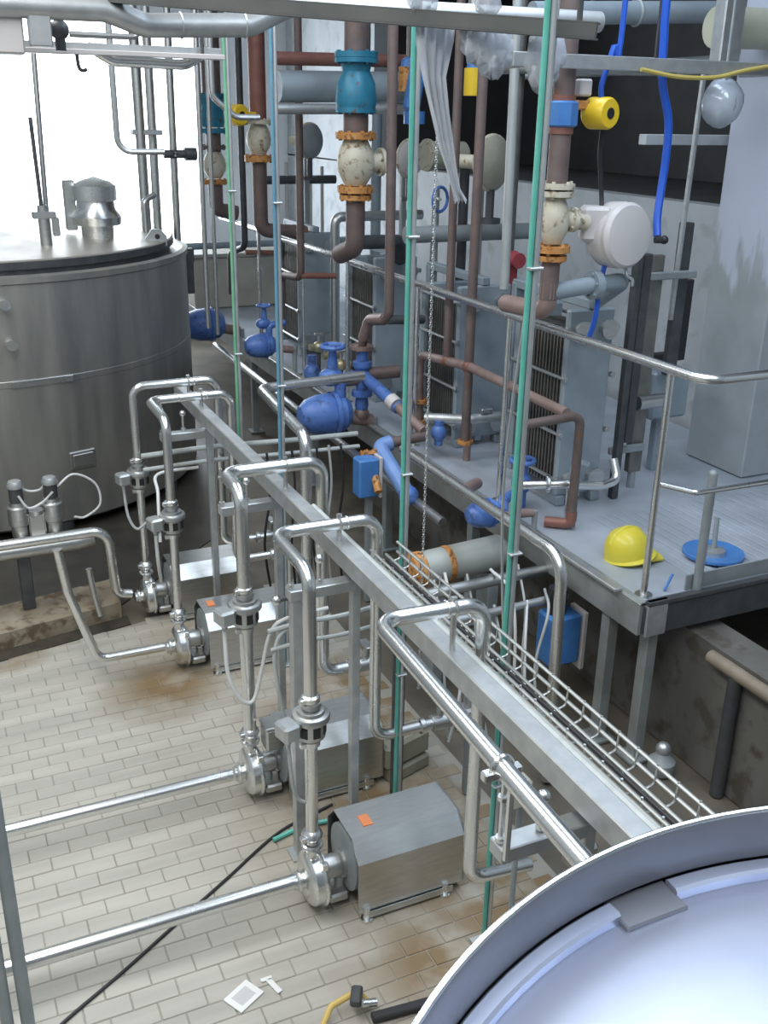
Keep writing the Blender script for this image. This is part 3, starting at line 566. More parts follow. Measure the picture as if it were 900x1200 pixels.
part('base', G().box((4.90, 5.75, 1.72), (.34, .3, .36), .02), HEXM, t)
# stainless fittings before the nearest exchanger
t = thing('sample_valve_group', 'small shiny stainless fittings at the foot of the nearest heat exchanger', 'fitting', (3.72, 5.12, 1.1))
part('pipe', G().tube([(3.42, 5.25, 1.34), (3.70, 5.10, 1.36), (3.98, 5.12, 1.30)], .03, .03, 12), STEEL, t)
part('handle', G().box((3.78, 5.10, 1.50), (.14, .025, .035), .006, Matrix.Rotation(.35, 3, 'Y')), STEEL, t)
part('stem', G().cyl((3.70, 5.10, 1.36), (3.72, 5.10, 1.50), .014, n=10), STEEL, t)
part('clamp', G().torus((3.58, 5.16, 1.355), .045, .014, (.8, -.4, 0), 18, 8), STEEL, t)
part('elbow', G().tube([(3.98, 5.12, 1.30), (4.12, 5.13, 1.32), (4.12, 5.2, 1.45)], .03, .06, 12), STEEL, t)
part('leg', G().cyl((3.70, 5.10, 1.1), (3.70, 5.10, 1.34), .014, n=10), STEEL, t)
t = thing('brass_valve_group', 'cluster of brass and steel valves on the platform behind the blue pole', 'valve', (3.62, 9.15, 1.1))
for (x, y, z) in ((3.62, 9.45, 1.38), (3.64, 9.12, 1.36), (3.60, 8.80, 1.34)):
    v = part('valve', G().ball((x, y, z), .06, n=12, m=7).cyl((x-.1, y, z), (x+.1, y, z), .035, n=12), M('dull_brass', (.42, .36, .20), (.5, .46, .33), .7, .4, 20), t)
    part('stem', G().cyl((x, y, z), (x, y, z+.12), .014, n=8).box((x, y, z+.13), (.09, .03, .02), .004), GALV, v)
    part('leg', G().cyl((x, y, 1.095), (x, y, z-.04), .022, n=8), DKSTEEL, t)
t = thing('manifold_fitting', 'dull steel and blue valve group at the foot of the second heat exchanger', 'fitting', (3.7, 6.35, 1.1))
part('pipe', G().tube([(3.45, 6.7, 1.40), (3.72, 6.47, 1.42), (4.12, 6.45, 1.42)], .04, .05, 12), GALV, t)
part('blue_valve', G().ball((3.52, 6.6, 1.30), .06, (1, 1, 1.2)).cyl((3.52, 6.6, 1.20), (3.52, 6.6, 1.40), .035, n=12), BLUE, t, 'blue valve body')
part('cap', G().box((3.85, 6.46, 1.48), (.10, .05, .04), .008), STEEL, t)
part('leg', G().cyl((3.70, 6.46, 1.095), (3.70, 6.46, 1.40), .03, n=10), PINKP, t)

# ================================================================== DROP PIPES WITH CONTROL VALVES
def globe(t, x, y, z0, z1, r, m, n=24):
    h = z1-z0
    return part('valve_body', G().lathe([(r*.55, 0), (r*.7, h*.1), (r*.95, h*.3), (r, h*.5), (r*.92, h*.72), (r*.7, h*.9), (r*.6, h)], (x, y, z0), n=n), m, t)
X = 3.35
t = thing('steam_pipe', 'thick rusty pipe with teal and cream valves hanging at the top centre', 'pipe', (X, 7.88, 2.4))
y = 7.88
part('pipe', G().cyl((X, y, 4.02), (X, y, 6.25), .095, n=20), RUSTP, t, 'grey brown upper pipe')
part('teal_valve', G().flange((X, y, 4.02), .17, .04).flange((X, y, 3.98), .17, .035).lathe([(.15, 0), (.165, .06), (.15, .2), (.11, .28), (.12, .34)], (X, y, 3.62), n=24).flange((X, y, 3.62), .16, .04), TEAL, t, 'teal cast valve with bolted flanges')
part('spool', G().cyl((X, y, 3.44), (X, y, 3.62), .10, n=20), RUSTP, t)
part('flange', G().flange((X, y, 3.43), .165, .05, bolts=8), ORANGE, t)
globe(t, X, y, 3.05, 3.41, .155, CREAM)
part('bonnet', G().cyl((X+.1, y, 3.22), (X+.30, y-.02, 3.24), .07, n=16).flange((X+.22, y, 3.23), .11, .03, (1, 0, 0)), CREAM, t)
part('flange', G().flange((X, y, 3.02), .15, .05, bolts=8).flange((X, y, 2.96), .135, .04), ORANGE, t)
part('lower_pipe', G().tube([(X, y, 2.96), (X, y, 2.56), (X-.02, y+.28, 2.47)], .08, .1, 18), RUSTP, t)
part('branch', G().tube([(X, y, 2.60), (X+.45, y+.1, 2.58), (3.92, 8.2, 2.40)], .06, .08, 14), DKSTEEL, t)
t = thing('steam_pipe', 'brown drop pipe with blue collar and cream valve, right of the nearest green pole', 'pipe', (X, 5.0, 2.4))
y = 4.985
part('pipe', G().cyl((X, y, 3.25), (X, y, 6.25), .06, n=20), RUSTP, t)
part('blue_collar', G().lathe([(.075, 0), (.088, .01), (.088, .125), (.075, .135)], (X, y, 3.545), n=8), BLUEP, t, 'bright blue collar')
part('collar_ring', G().cyl((X, y, 3.51), (X, y, 3.545), .068, n=18), REDP, t)
part('collar_ring', G().cyl((X, y, 3.68), (X, y, 3.71), .068, n=18), REDP, t)
part('flange', G().flange((X, y, 3.235), .105, .03).flange((X, y, 3.195), .105, .03), CREAM, t)
globe(t, X, y, 2.92, 3.18, .088, CREAM)
part('bonnet', G().cyl((X+.05, y-.01, 3.06), (3.56, 4.96, 3.03), .045, n=14).flange((X+.12, y-.01, 3.05), .07, .025, (1, -.1, -.1)), CREAM, t)
part('flange', G().flange((X, y, 2.89), .105, .035).flange((X, y, 2.84), .09, .03), ORANGE, t)
part('lower_pipe', G().cyl((X, y, 2.60), (X, y, 2.84), .055, n=18), RUSTP, t)
part('elbow', G().tube([(X, y, 2.70), (X, y, 2.53), (X, y+.47, 2.50)], .055, .09, 16), PINKP, t, 'faded pink brown elbow')
part('branch', G().tube([(X, y, 2.64), (3.62, 4.97, 2.67), (3.9, 5.0, 2.68), (3.92, 5.30, 2.50)], .05, .07, 14).flange((3.66, 4.97, 2.67), .085, .05, (1, 0, 0)), HEXM, t)
t = thing('valve_actuator', 'white round diaphragm actuator on the cream valve', 'actuator', (3.82, 4.95, 2.75))
ax = V((.14, -.98, .06)).normalized(); c0 = V((3.80, 4.97, 2.955))
part('housing', G().lathe([(.13, -.10), (.175, -.09), (.19, -.06), (.19, .03), (.18, .05)], c0, ax, 36), WHITEP, t)
part('cover', G().lathe([(.186, .045), (.188, .07), (.17, .095), (.12, .105), (.01, .108)], c0, ax, 36), WHITEP, t)
part('yoke', G().box((3.66, 5.02, 3.02), (.17, .17, .20), .02, Matrix.Rotation(-.5, 3, 'Z')), WHITEP, t)
part('air_fitting', G().cyl((4.0, 4.88, 2.93), (4.05, 4.87, 2.93), .02, n=10).ball((4.06, 4.87, 2.93), .026), BLACK, t)
part('drip_tube', G().tube([(3.86, 4.95, 2.77), (3.86, 4.93, 2.72), (3.90, 4.92, 2.70), (3.90, 4.92, 2.66)], .01, .02, 8), GALV, t)
t = thing('limit_switch', 'bright yellow round switch housing right of the blue collar', 'switch', (3.58, 4.98, 3.5))
ax = V((.24, -.97, .0)).normalized(); c0 = V((3.60, 4.97, 3.62))
part('housing', G().lathe([(.07, -.09), (.085, -.07), (.085, .05), (.075, .065), (.01, .066)], c0, ax, 24), YELLOW, t)
part('face_hole', G().cyl(c0+ax*.062, c0+ax*.069, .03, n=16), BLACK, t)
part('mount', G().box((3.47, 5.02, 3.66), (.14, .06, .05), .008), ORANGE, t)
part('top_box', G().box((3.50, 5.02, 3.75), (.08, .07, .09), .01), WHITEP, t)
t = thing('steam_pipe', 'dark rusty pipe with red brown top and pale valve behind the blue pole', 'pipe', (X, 10.4, 2.4))
y = 10.4
part('pipe', G().cyl((X, y, 3.52), (X, y, 6.25), .085, n=18), REDP, t, 'red brown upper pipe')
part('flange', G().flange((X, y, 3.50), .15, .04), CREAM, t)
globe(t, X, y, 3.19, 3.48, .125, CREAM)
part('flange', G().flange((X, y, 3.15), .15, .06), ORANGE, t)
part('lower_pipe', G().tube([(X, y, 3.12), (X, y, 2.44), (X+.5, y, 2.40)], .075, .1, 16), RUSTP, t)
part('yellow_switch', G().lathe([(.09, -.09), (.10, -.07), (.10, .05), (.085, .07), (.01, .07)], (3.08, 10.2, 3.56), (.3, -.95, 0), 20).box((3.2, 10.3, 3.56), (.2, .06, .06), .01), YELLOW, t, 'round yellow switch housing')
part('switch_face', G().cyl((3.10, 10.13, 3.56), (3.105, 10.12, 3.56), .035, n=14), BLACK, t)
t = thing('steam_pipe', 'farthest drop pipe with teal valve right of the far tank lid', 'pipe', (X, 12.1, 2.4))
y = 12.1
part('pipe', G().cyl((X, y, 3.75), (X, y, 6.25), .11, n=18), RUSTP, t)
part('teal_valve', G().flange((X, y, 3.75), .16, .04).lathe([(.13, 0), (.14, .06), (.13, .22), (.15, .32)], (X, y, 3.42), n=20).flange((X, y, 3.38), .17, .05), TEAL, t, 'teal cast valve')
part('spool', G().cyl((X, y, 3.15), (X, y, 3.38), .085, n=18).flange((X, y, 3.2), .14, .04), RUSTP, t)
globe(t, X, y, 2.86, 3.15, .135, CREAM)
part('flange', G().flange((X, y, 2.82), .14, .05), ORANGE, t)
part('lower_pipe', G().tube([(X, y, 2.80), (X, y, 2.5), (X+.25, y, 2.46)], .085, .1, 16), RUSTP, t)

# brown condensate pipes
t = thing('condensate_pipe', 'thin brown pipe bending down to a flange above the large blue trap', 'pipe', (3.3, 7.1, 1.7))
part('pipe', G().tube([(3.3, 7.12, 6.25), (3.3, 7.08, 2.10), (3.3, 7.50, 2.02), (3.3, 7.60, 1.80)], .038, .13, 14), RUSTP, t)
part('elbow', G().tube([(3.3, 7.16, 2.10), (3.3, 7.46, 2.04), (3.3, 7.58, 1.86)], .044, .11, 14), PINKP, t, 'faded lower elbow')
part('branch', G().cyl((3.3, 7.1, 2.10), (3.62, 7.12, 2.08), .036, n=12), DKSTEEL, t)
part('flange', G().flange((3.3, 7.61, 1.78), .10, .03), PINKP, t)
t = thing('condensate_pipe', 'pair of thin brown pipes joined by a crossing branch before the second exchanger', 'pipe', (3.6, 6.5, 1.3))
part('pipe', G().cyl((3.6, 6.66, 1.84), (3.6, 6.66, 6.25), .032, n=12), RUSTP, t)
part('pipe', G().cyl((3.6, 6.32, 1.30), (3.6, 6.32, 6.25), .036, n=12), RUSTP, t)
part('branch', G().tube([(3.6, 6.32, 1.88), (3.6, 7.12, 1.80), (3.6, 7.10, 1.20)], .034, .10, 12), PINKP, t, 'faded branch with elbow')
part('branch', G().tube([(3.6, 6.32, 1.88), (3.6, 5.05, 1.865)], .034, n=12), PINKP, t)
part('elbow', G().ball((3.6, 6.32, 1.88), .052).ball((3.6, 6.66, 1.85), .046), REDP, t)
part('foot_flange', G().flange((3.6, 6.32, 1.30), .06, .025).flange((3.6, 7.10, 1.42), .07, .025).flange((3.6, 7.10, 1.24), .07, .04), ORANGE, t)
t = thing('rusty_bent_pipe', 'dark rusty pipe bent down to the platform near the helmet', 'pipe', (3.65, 4.98, 1.1))
part('pipe', G().tube([(3.22, 5.02, 1.83), (3.65, 4.97, 1.87), (3.65, 4.97, 1.12)], .03, .06, 12), RUSTP, t)
part('foot', G().tube([(3.65, 4.97, 1.22), (3.65, 4.97, 1.135), (3.52, 5.08, 1.13)], .036, .05, 12), REDP, t, 'orange red foot bend')
pipe('white_pipe', [(3.9, 6.47, 6.25), (3.9, 6.38, 2.42)], .034, M('pale_pipe', (.52, .55, .54), (.44, .47, .46), .3, .4, 6), 'tall pale grey pipe left of the nearest green pole', n=14)
for k, (y0, x0, l) in enumerate(((9.2, 3.35, 'thin brown pipe with a short side arm behind the blue pole'), (11.0, 3.35, 'thin dark brown upright pipe between the far poles'))):
    t = thing('condensate_pipe', l, 'pipe', (x0, y0, 1.5))
    part('pipe', G().tube([(x0, y0, 6.25), (x0, y0, 2.12 if k == 0 else 2.2), (x0-.02, y0+.5, 2.08), (x0-.02, y0+.55, 1.6)], .036, .1, 12), RUSTP if k == 0 else DKSTEEL, t)
    part('side_arm', G().cyl((x0, y0, 2.14), (x0+.34, y0-.05, 2.13), .028, n=10), REDP, t)

# blue steam traps
def steam_trap(c, s, label, valve=True):
    x, y, z = c
    t = thing('steam_trap', label, 'steam trap', (x, y, z-.15*s), 'blue float steam traps along the platform edge')
    part('float_chamber', G().lathe([(.01, -.20*s), (.07*s, -.19*s), (.115*s, -.14*s), (.14*s, -.06*s), (.145*s, .02*s), (.14*s, .04*s)], (x, y, z), (1, 0, 0), 24), BLUE, t)
    part('cover_flange', G().flange((x+.055*s, y, z), .155*s, .03*s, (1, 0, 0), 8).lathe([(.13*s, .07*s), (.13*s, .12*s), (.09*s, .17*s), (.02*s, .18*s)], (x, y, z), (1, 0, 0), 20), BLUE, t)
    if valve:
        part('inlet_pipe', G().tube([(x+.10*s, y-.02, z+.10*s), (x+.10*s, y-.02, z+.24*s), (x+.30*s, y-.02, z+.26*s)], .04*s, .06*s, 12), BLUE, t)
        v = part('stop_valve', G().ball((x+.04*s, y, z+.26*s), .065*s, (1.4, 1, 1)).cyl((x+.05*s, y, z+.26*s), (x+.05*s, y, z+.46*s), .045*s, .025*s, n=14), BLUE, t)
        part('handwheel', G().torus((x+.05*s, y, z+.47*s), .075*s, .016*s).cyl((x+.05*s, y, z+.46*s), (x+.05*s, y, z+.48*s), .025*s, n=10).box((x+.05*s, y, z+.47*s), (.14*s, .02*s, .015*s)).box((x+.05*s, y, z+.47*s), (.02*s, .14*s, .015*s)), BLUE, v)
    part('support', G().cyl((3.42, y, 1.095), (3.42, y, z-.06*s), .03*s, n=10), GREYP, t)
    part('outlet', G().cyl((x+.15*s, y, z-.04*s), (3.40, y, z-.08*s), .045*s, n=12), PINKP, t)
    return t
steam_trap((2.98, 7.62, 1.23), 1.22, 'largest blue steam trap with handwheel at the end of the bright steel pipe')
steam_trap((3.04, 5.05, 1.27), .62, 'small blue steam trap behind the nearest green pole', False)
steam_trap((3.06, 9.62, 1.40), .85, 'light blue steam trap just left of the blue pole')
steam_trap((2.98, 11.5, 1.27), 1.3, 'blue steam trap between the far tank and the pale green pole', False)
t = thing('strainer_valve', 'blue upright valve under the flange beside the largest trap', 'valve', (3.3, 7.6, 1.2))
part('valve_body', G().lathe([(.05, 0), (.06, .05), (.05, .12), (.09, .13), (.09, .17), (.05, .18), (.055, .35), (.08, .38), (.08, .42), (.05, .43), (.05, .52)], (3.3, 7.6, 1.24), n=18), BLUE, t)
part('side_branch', G().tube([(3.3, 7.6, 1.55), (3.3, 7.2, 1.50), (3.34, 6.95, 1.42)], .05, .06, 14), BLUE, t)
part('union', G().cyl((3.31, 7.05, 1.47), (3.33, 6.98, 1.44), .062, n=14), WHITEP, t)
part('rusty_tail', G().cyl((3.33, 6.98, 1.44), (3.40, 6.62, 1.32), .04, n=12), PINKP, t)
part('crossover', G().cyl((3.3, 7.6, 1.55), (3.62, 7.55, 1.56), .055, n=14).cyl((3.3, 7.6, 1.50), (3.08, 7.6, 1.50), .04, n=12), RUSTP, t)
part('bottom_cap', G().ball((3.3, 7.6, 1.21), .065), PINKP, t)
t = thing('strainer', 'sky blue slanting strainer left of the second green pole', 'strainer', (3.0, 6.3, 1.0))
part('body', G().tube([(3.12, 6.62, 1.26), (3.02, 6.62, 1.24), (3.05, 6.20, 1.02)], .06, .09, 14), M('sky_blue_iron', (.14, .25, .52), (.18, .30, .58), .05, .42, 9), t)
part('cap', G().ball((3.055, 6.16, 1.0), .075), BLUE, t)
part('rusty_flange', G().flange((2.95, 6.62, 1.20), .085, .03, (0, .4, 1)).cyl((2.93, 6.60, 1.20), (2.90, 6.35, .98), .03, n=10), ORANGE, t)
part('pipe', G().cyl((3.12, 6.62, 1.26), (3.42, 6.62, 1.28), .04, n=12), RUSTP, t)
t = thing('strainer_valve', 'blue handwheel valve behind the small trap at the platform edge', 'valve', (3.55, 5.45, 1.1))
part('valve_body', G().ball((3.56, 5.45, 1.27), .07, (1, 1, 1.2)).cyl((3.56, 5.45, 1.1), (3.56, 5.45, 1.42), .04, n=12), BLUE, t)
part('handwheel', G().torus((3.56, 5.45, 1.43), .08, .016).box((3.56, 5.45, 1.43), (.15, .02, .014)).box((3.56, 5.45, 1.43), (.02, .15, .014)), BLUE, t)
part('link_pipe', G().tube([(3.56, 5.45, 1.22), (3.30, 5.25, 1.25), (3.18, 5.05, 1.25)], .035, .05, 12), BLUE, t)
part('rusty_pipe', G().cyl((3.30, 5.6, 1.25), (3.05, 5.35, 1.32), .04, n=12), PINKP, t)
t = thing('strainer_valve', 'small blue valve on the platform edge right of the blue pole', 'valve', (3.42, 9.15, 1.1))
part('valve_body', G().ball((3.45, 9.2, 1.18), .085, (1, 1, 1.2)), BLUE, t)
part('bonnet', G().cyl((3.45, 9.2, 1.25), (3.45, 9.2, 1.36), .045, n=12), BLUE, t)
pipe('edge_pipe', [(3.1, 11.5, 1.02), (3.1, 8.6, .98), (3.1, 5.7, .95)], .035, SATIN, 'pale pipe running along below the platform edge behind the blue traps', n=12)

# under the platform
t = thing('clad_vessel', 'short grey horizontal drum with rusty bands under the platform', 'drum', (3.0, 5.22, .78))
part('shell', G().lathe([(.02, -.36), (.09, -.35), (.115, -.32), (.115, .30), (.09, .33), (.02, .34)], (2.98, 5.22, .885), (1, 0, .05), 24), DRUMM, t)
part('band', G().lathe([(.118, -.02), (.12, -.015), (.12, .015), (.118, .02)], (2.88, 5.22, .88), (1, 0, .05), 24), ORANGE, t, 'orange rusty band')
part('end_ring', G().lathe([(.10, -.05), (.122, -.04), (.122, .04), (.118, .045)], (2.66, 5.22, .868), (1, 0, .05), 24), ORANGE, t, 'orange rusty end ring')
part('saddle', G().box((2.8, 5.22, .38), (.08, .16, .80), .006).box((3.2, 5.22, .38), (.08, .16, .80), .006), GREYP, t)
pipe('under_pipe', [(2.55, 4.86, .88), (3.44, 4.86, .90)], .036, SATIN, 'satin pipe just in front of the grey drum', n=14)
pipe('under_pipe', [(2.55, 4.66, .78), (3.44, 4.66, .80)], .026, GALV, 'thinner pipe below the satin one before the drum', n=12)
t = thing('pump_box', 'bright blue box hanging under the platform with pale side strip', 'box', (3.36, 4.6, .25))
part('case', G().box((3.36, 4.6, .56), (.22, .18, .34), .015), BLUEP, t)
part('side_strip', G().box((3.49, 4.58, .54), (.03, .16, .40), .004), WHITEP, t)
part('lid', G().cyl((3.33, 4.6, .72), (3.33, 4.6, .90), .06, n=16), BLACK, t)
t = thing('switch_box', 'blue switch box beside the dark opening left of the second green pole', 'box', (2.87, 6.5, .9))
part('case', G().box((2.86, 6.5, 1.06), (.16, .14, .30), .012), BLUEP, t)
part('side_strip', G().box((2.955, 6.49, 1.06), (.025, .13, .32), .004), WHITEP, t)
part('bracket', G().box((2.90, 6.53, .50), (.05, .05, 1.0), .004), GREYP, t)
hs = [[(2.75, 4.72, .80), (2.70, 4.6, .6), (2.60, 4.5, .3), (2.55, 4.5, .05)], [(2.95, 4.72, .80), (2.90, 4.5, .55), (2.85, 4.4, .3), (2.92, 4.4, .1)], [(3.15, 4.66, .82), (3.05, 4.5, .62), (3.0, 4.4, .25), (2.9, 4.35, .05)], [(3.3, 4.7, .85), (3.2, 4.5, .8), (3.1, 4.45, .45), (3.12, 4.35, .05)]]
for pts, l, m in zip(hs, ('pale hose hanging leftmost below the thin under pipe', 'bluish pale hose hanging second below the thin under pipe', 'pale hose hanging in a bundle left of the blue box', 'thin pale hose curving beside the blue hanging box'), (WHITEC, GREYC, WHITEC, GREYC)):
    solid('hanging_hose', G().tube(spline(pts), .009, n=8), m, l, 'hose')
hs2 = [[(2.62, 4.9, .95), (2.58, 4.7, .7), (2.56, 4.6, .4), (2.60, 4.6, .0)], [(2.72, 4.95, .96), (2.70, 4.78, .75), (2.72, 4.7, .4), (2.70, 4.65, .0)], [(2.85, 4.9, .95), (2.82, 4.72, .7), (2.75, 4.5, .35), (2.78, 4.4, .0)], [(3.02, 4.9, .95), (3.0, 4.62, .92), (2.98, 4.5, .6), (2.95, 4.45, .0)], [(3.22, 4.9, .95), (3.18, 4.72, .72), (3.12, 4.62, .4), (3.18, 4.6, .0)]]
for k, pts in enumerate(hs2):
    solid('hanging_hose', G().tube(spline(pts), .008 + .002*(k % 2), n=8), (GREYC, WHITEC)[k % 2], ('first', 'second', 'third', 'fourth', 'fifth')[k] + ' thin hose from the left draped over the satin pipe before the drum', 'hose')
solid('coiled_hose', G().tube(spline([(3.05+.10*math.cos(a), 4.35+.04*math.sin(a*1.1), .12+.10*math.sin(a)) for a in [k*.5 for k in range(26)]], 3), .010, n=6), GREYC, 'coil of pale hose on the floor under the blue box', 'hose')
t = thing('floor_valve', 'dusty round valve on the floor by the dark concrete wall', 'valve', (3.62, 3.86, 0))
part('body', G().lathe([(.07, 0), (.08, .02), (.08, .08), (.05, .11), (.03, .15)], (3.60, 3.80, 0), n=18), GREYP, t)
part('cap', G().ball((3.60, 3.80, .16), .045), GALV, t)
pipe('wall_pipe', [(3.755, 3.7, .80), (3.755, -1.2, .80)], .04, M('brown_dusty_pipe', (.30, .25, .19), (.20, .17, .13), .1, .6, 6), 'brown dusty pipe along the top of the dark lower wall', n=12)
pipe('wall_downpipe', [(3.76, 3.5, .80), (3.76, 3.5, .0)], .04, DKSTEEL, 'dark pipe running down the lower concrete wall', n=12)

# small fittings near the rack foot
t = thing('junction_box', 'small yellowish junction box hanging between bright pipe and beam', 'box', (1.9, 2.75, 1.0))
part('case', G().box((1.86, 2.72, 1.14), (.10, .08, .12), .012), M('ivory_plastic', (.55, .53, .42), None, 0, .5), t)
part('bracket', G().cyl((1.89, 2.74, .0), (1.89, 2.74, 1.1), .012, n=8), GREYP, t)
for (x, y, z, l) in ((2.32, 4.08, .53, 'steel valve block at the low end of the nearest discharge pipe'), (2.25, 2.93, .50, 'steel coupling block right of the lowest pipe bend beside the near tank')):
    t = thing('valve_block', l, 'valve', (x, y, 0))
    part('body', G().box((x+.12, y, z), (.14, .10, .12), .014), SATIN, t)
    part('head', G().cyl((x+.12, y, z+.06), (x+.12, y, z+.16), .04, n=14), GALV, t)
    part('stand', G().box((x+.12, y, z/2-.02), (.04, .04, z-.05), .004), GREYP, t)
solid('floor_block', G().box((2.2, 4.45, .16), (.34, .16, .16), .02, Matrix.Rotation(.3, 3, 'Z')).box((2.2, 4.45, .04), (.3, .2, .08), .01, Matrix.Rotation(.3, 3, 'Z')), M('khaki_casting', (.34, .33, .25), (.25, .24, .18), .2, .5, 9), 'khaki motor casing on the floor behind the nearest motor cover', 'motor')
t = thing('bypass_valve', 'small steel valve tree standing behind the second motor cover', 'valve', (1.95, 5.0, 0))
part('stem', G().cyl((1.72, 4.82, .45), (1.72, 4.82, 1.25), .012, n=8).cyl((1.58, 4.82, 1.05), (1.72, 4.82, 1.05), .014, n=8), DKSTEEL, t)
part('ball', G().ball((1.58, 4.82, 1.05), .03).ball((1.72, 4.82, 1.26), .03), STEEL, t)
part('post', G().cyl((1.72, 4.82, 0), (1.72, 4.82, .45), .02, n=8), DKSTEEL, t)

# cables of the pump sensors and horizontal cable bundles
def cable(pts, r, m, label, cat='cable', k=8): return solid('sensor_cable', G().tube(spline(pts, k), r, n=8), m, label, cat)
cable([(1.195, 4.52, 1.09), (1.19, 4.46, .86), (1.24, 4.42, .72), (1.31, 4.42, .70), (1.37, 4.45, .86), (1.42, 4.46, 1.04), (1.50, 4.46, 1.12), (1.75, 4.46, 1.14)], .011, WHITEC, 'white cable looping below the largest flow sensor')
cable([(1.75, 4.44, 1.10), (1.50, 4.42, 1.08), (1.42, 4.38, .98), (1.42, 4.34, .80), (1.45, 4.34, .62), (1.47, 4.34, .46)], .011, GREYC, 'pale cable curving down to the second motor cover')
cable([(1.14, 6.92, 1.06), (1.15, 6.88, .86), (1.2, 6.85, .76), (1.28, 6.86, .80)], .010, GREYC, 'pale cable loop under the farthest flow sensor')
cable([(1.18, 6.07, 1.02), (1.19, 6.1, .8), (1.22, 6.2, .62)], .012, WHITEC, 'short white cable hanging from the slotted flow sensor')
cable([(1.20, 6.04, .98), (1.24, 6.2, 1.25), (1.30, 6.45, 1.30), (1.6, 6.55, 1.28)], .011, WHITEC, 'white cable arching behind the third riser')
cable([(1.22, 3.6, .98), (1.23, 3.6, .8), (1.26, 3.62, .66), (1.31, 3.63, .60)], .009, GREYC, 'thin grey cable below the nearest flow sensor box')
for (y, z, r, l) in ((6.9, 1.29, .020, 'upper pale cable conduit crossing behind the third riser to the right'), (6.86, 1.20, .016, 'lower pale cable conduit crossing behind the third riser to the right')):
    cable([(1.28, y, z), (1.8, y, z+.01), (2.4, y, z-.01), (2.96, y, z-.02)], r, GREYC, l)
for (y, z, r, l) in ((4.42, 1.09, .014, 'upper pale cable conduit crossing behind the nearest riser'), (4.38, 1.00, .012, 'lower pale cable conduit crossing behind the nearest riser')):
    cable([(1.40, y, z), (1.6, y, z+.015), (1.8, y, z+.01), (2.05, y, z+.03)], r, GREYC, l)
for k in range(7):
    cable([(2.2+k*.1, 6.85, 1.22), (2.21+k*.1, 6.82, .9), (2.18+k*.1+random.uniform(-.04, .04), 6.8, .5), (2.2+k*.1, 6.8, .02)], .010, GREYC if k % 2 else BLACK, ('first', 'second', 'third', 'fourth', 'fifth', 'sixth', 'seventh')[k] + ' cable from the left hanging below the far conduits beside the blue switch box')

# things on the floor
solid('floor_cable', G().tube(spline([(-.1, 3.22, .006), (.12, 3.39, .006), (.40, 3.56, .006), (.66, 3.73, .006), (1.0, 3.95, .006), (1.36, 4.18, .006), (1.7, 4.28, .006)]), .008, n=8), BLACK, 'black cable lying diagonally across the tiled floor', 'cable')
pg = G().box((.86, 3.22, .004), (.14, .11, .006), 0, Matrix.Rotation(.5, 3, 'Z'))
t = thing('paper_sheet', 'small pale paper label on the tiles near the bottom edge', 'paper', (.86, 3.22, .0))
part('sheet', pg, PAPERM, t)
part('printed_area', G().box((.86, 3.22, .0075), (.085, .065, .001), 0, Matrix.Rotation(.5, 3, 'Z')), M('grey_print', (.5, .5, .5), None, 0, .6), t, 'grey printed area')
solid('paper_scrap', G().box((1.0, 3.22, .004), (.025, .09, .005), 0, Matrix.Rotation(.3, 3, 'Z')).box((.98, 3.27, .004), (.05, .02, .005)), PAPERM, 'thin pale scrap beside the paper label', 'paper')
t = thing('hose_nozzle', 'yellow tubular handle with a dark clamp at the bottom edge', 'tool', (1.22, 2.93, 0))
part('handle', G().tube([(1.12, 2.93, .02), (1.17, 2.97, .06), (1.30, 2.99, .07), (1.34, 2.96, .02)], .014, .03, 10), M('dull_yellow', (.62, .45, .14), None, 0, .5), t)
part('clamp', G().box((1.28, 2.95, .09), (.05, .09, .05), .01, Matrix.Rotation(-.5, 3, 'Z')), DKSTEEL, t)
part('ferrule', G().cyl((1.30, 2.93, .06), (1.36, 2.92, .05), .018, n=12), STEEL, t)
solid('green_hose', G().tube(spline([(1.96, 4.18, .014), (1.75, 4.14, .014), (1.5, 4.16, .014), (1.3, 4.12, .014)]), .013, n=8), GREENP, 'short green hose on the tiles between the two nearest motor covers', 'hose')
pipe('far_rail', [(2.9, 13.1, 1.96), (5.9, 13.1, 1.98), (5.9, 13.1, 1.1)], .045, HEXM, 'grey blue rail pipe before the beige cabinet at the far end', bend=.08, n=12)
solid('far_cabinet', G().box((4.3, 13.6, 1.44), (1.9, .5, .68), .02).box((4.3, 13.6, 1.80), (2.0, .56, .05), .01), M('beige_panel', (.42, .41, .36), (.34, .33, .29), 0, .6, 4), 'low beige cabinet at the far end of the platform', 'cabinet')
solid('rubber_strip', G().box((1.50, 2.86, .02), (.36, .045, .03), .006, Matrix.Rotation(-.1, 3, 'Z')), BLACK, 'black rubber strip on the floor beside the near tank', 'strip')

# ================================================================== OVERHEAD
t = thing('overhead_pipe', 'thick grey pipe with two offsets crossing the top left', 'pipe', (1.2, 4.5, 3.9))
part('pipe', G().tube([(-.4, 4.5, 3.96), (.83, 4.5, 3.965), (.98, 4.5, 3.915), (1.42, 4.5, 3.935), (1.60, 4.5, 4.02), (3.2, 4.5, 4.03)], .047, .12, 18), GALV, t)
for x in (1.13, 1.40): part('weld_ring', G().torus((x, 4.5, 3.922+(x-1.13)*.045), .048, .004, (1, 0, .04), 20, 6), GALV, t)
part('hanger', G().cyl((1.30, 4.5, 3.95), (1.30, 4.5, 6.25), .012, n=8), DKSTEEL, t)
t = thing('overhead_beam', 'long grey channel beam across the top of the view', 'beam', (1.55, 3.72, 3.92))
def beam_at(f): return V((.80, 4.52, 4.02)) + (V((2.14, 3.02, 3.862)) - V((.80, 4.52, 4.02)))*f
_d = (beam_at(1)-beam_at(0)); _l = _d.length; _d.normalize(); _n = _d.cross(V((0, 0, 1))).normalized(); _b = _n.cross(_d)
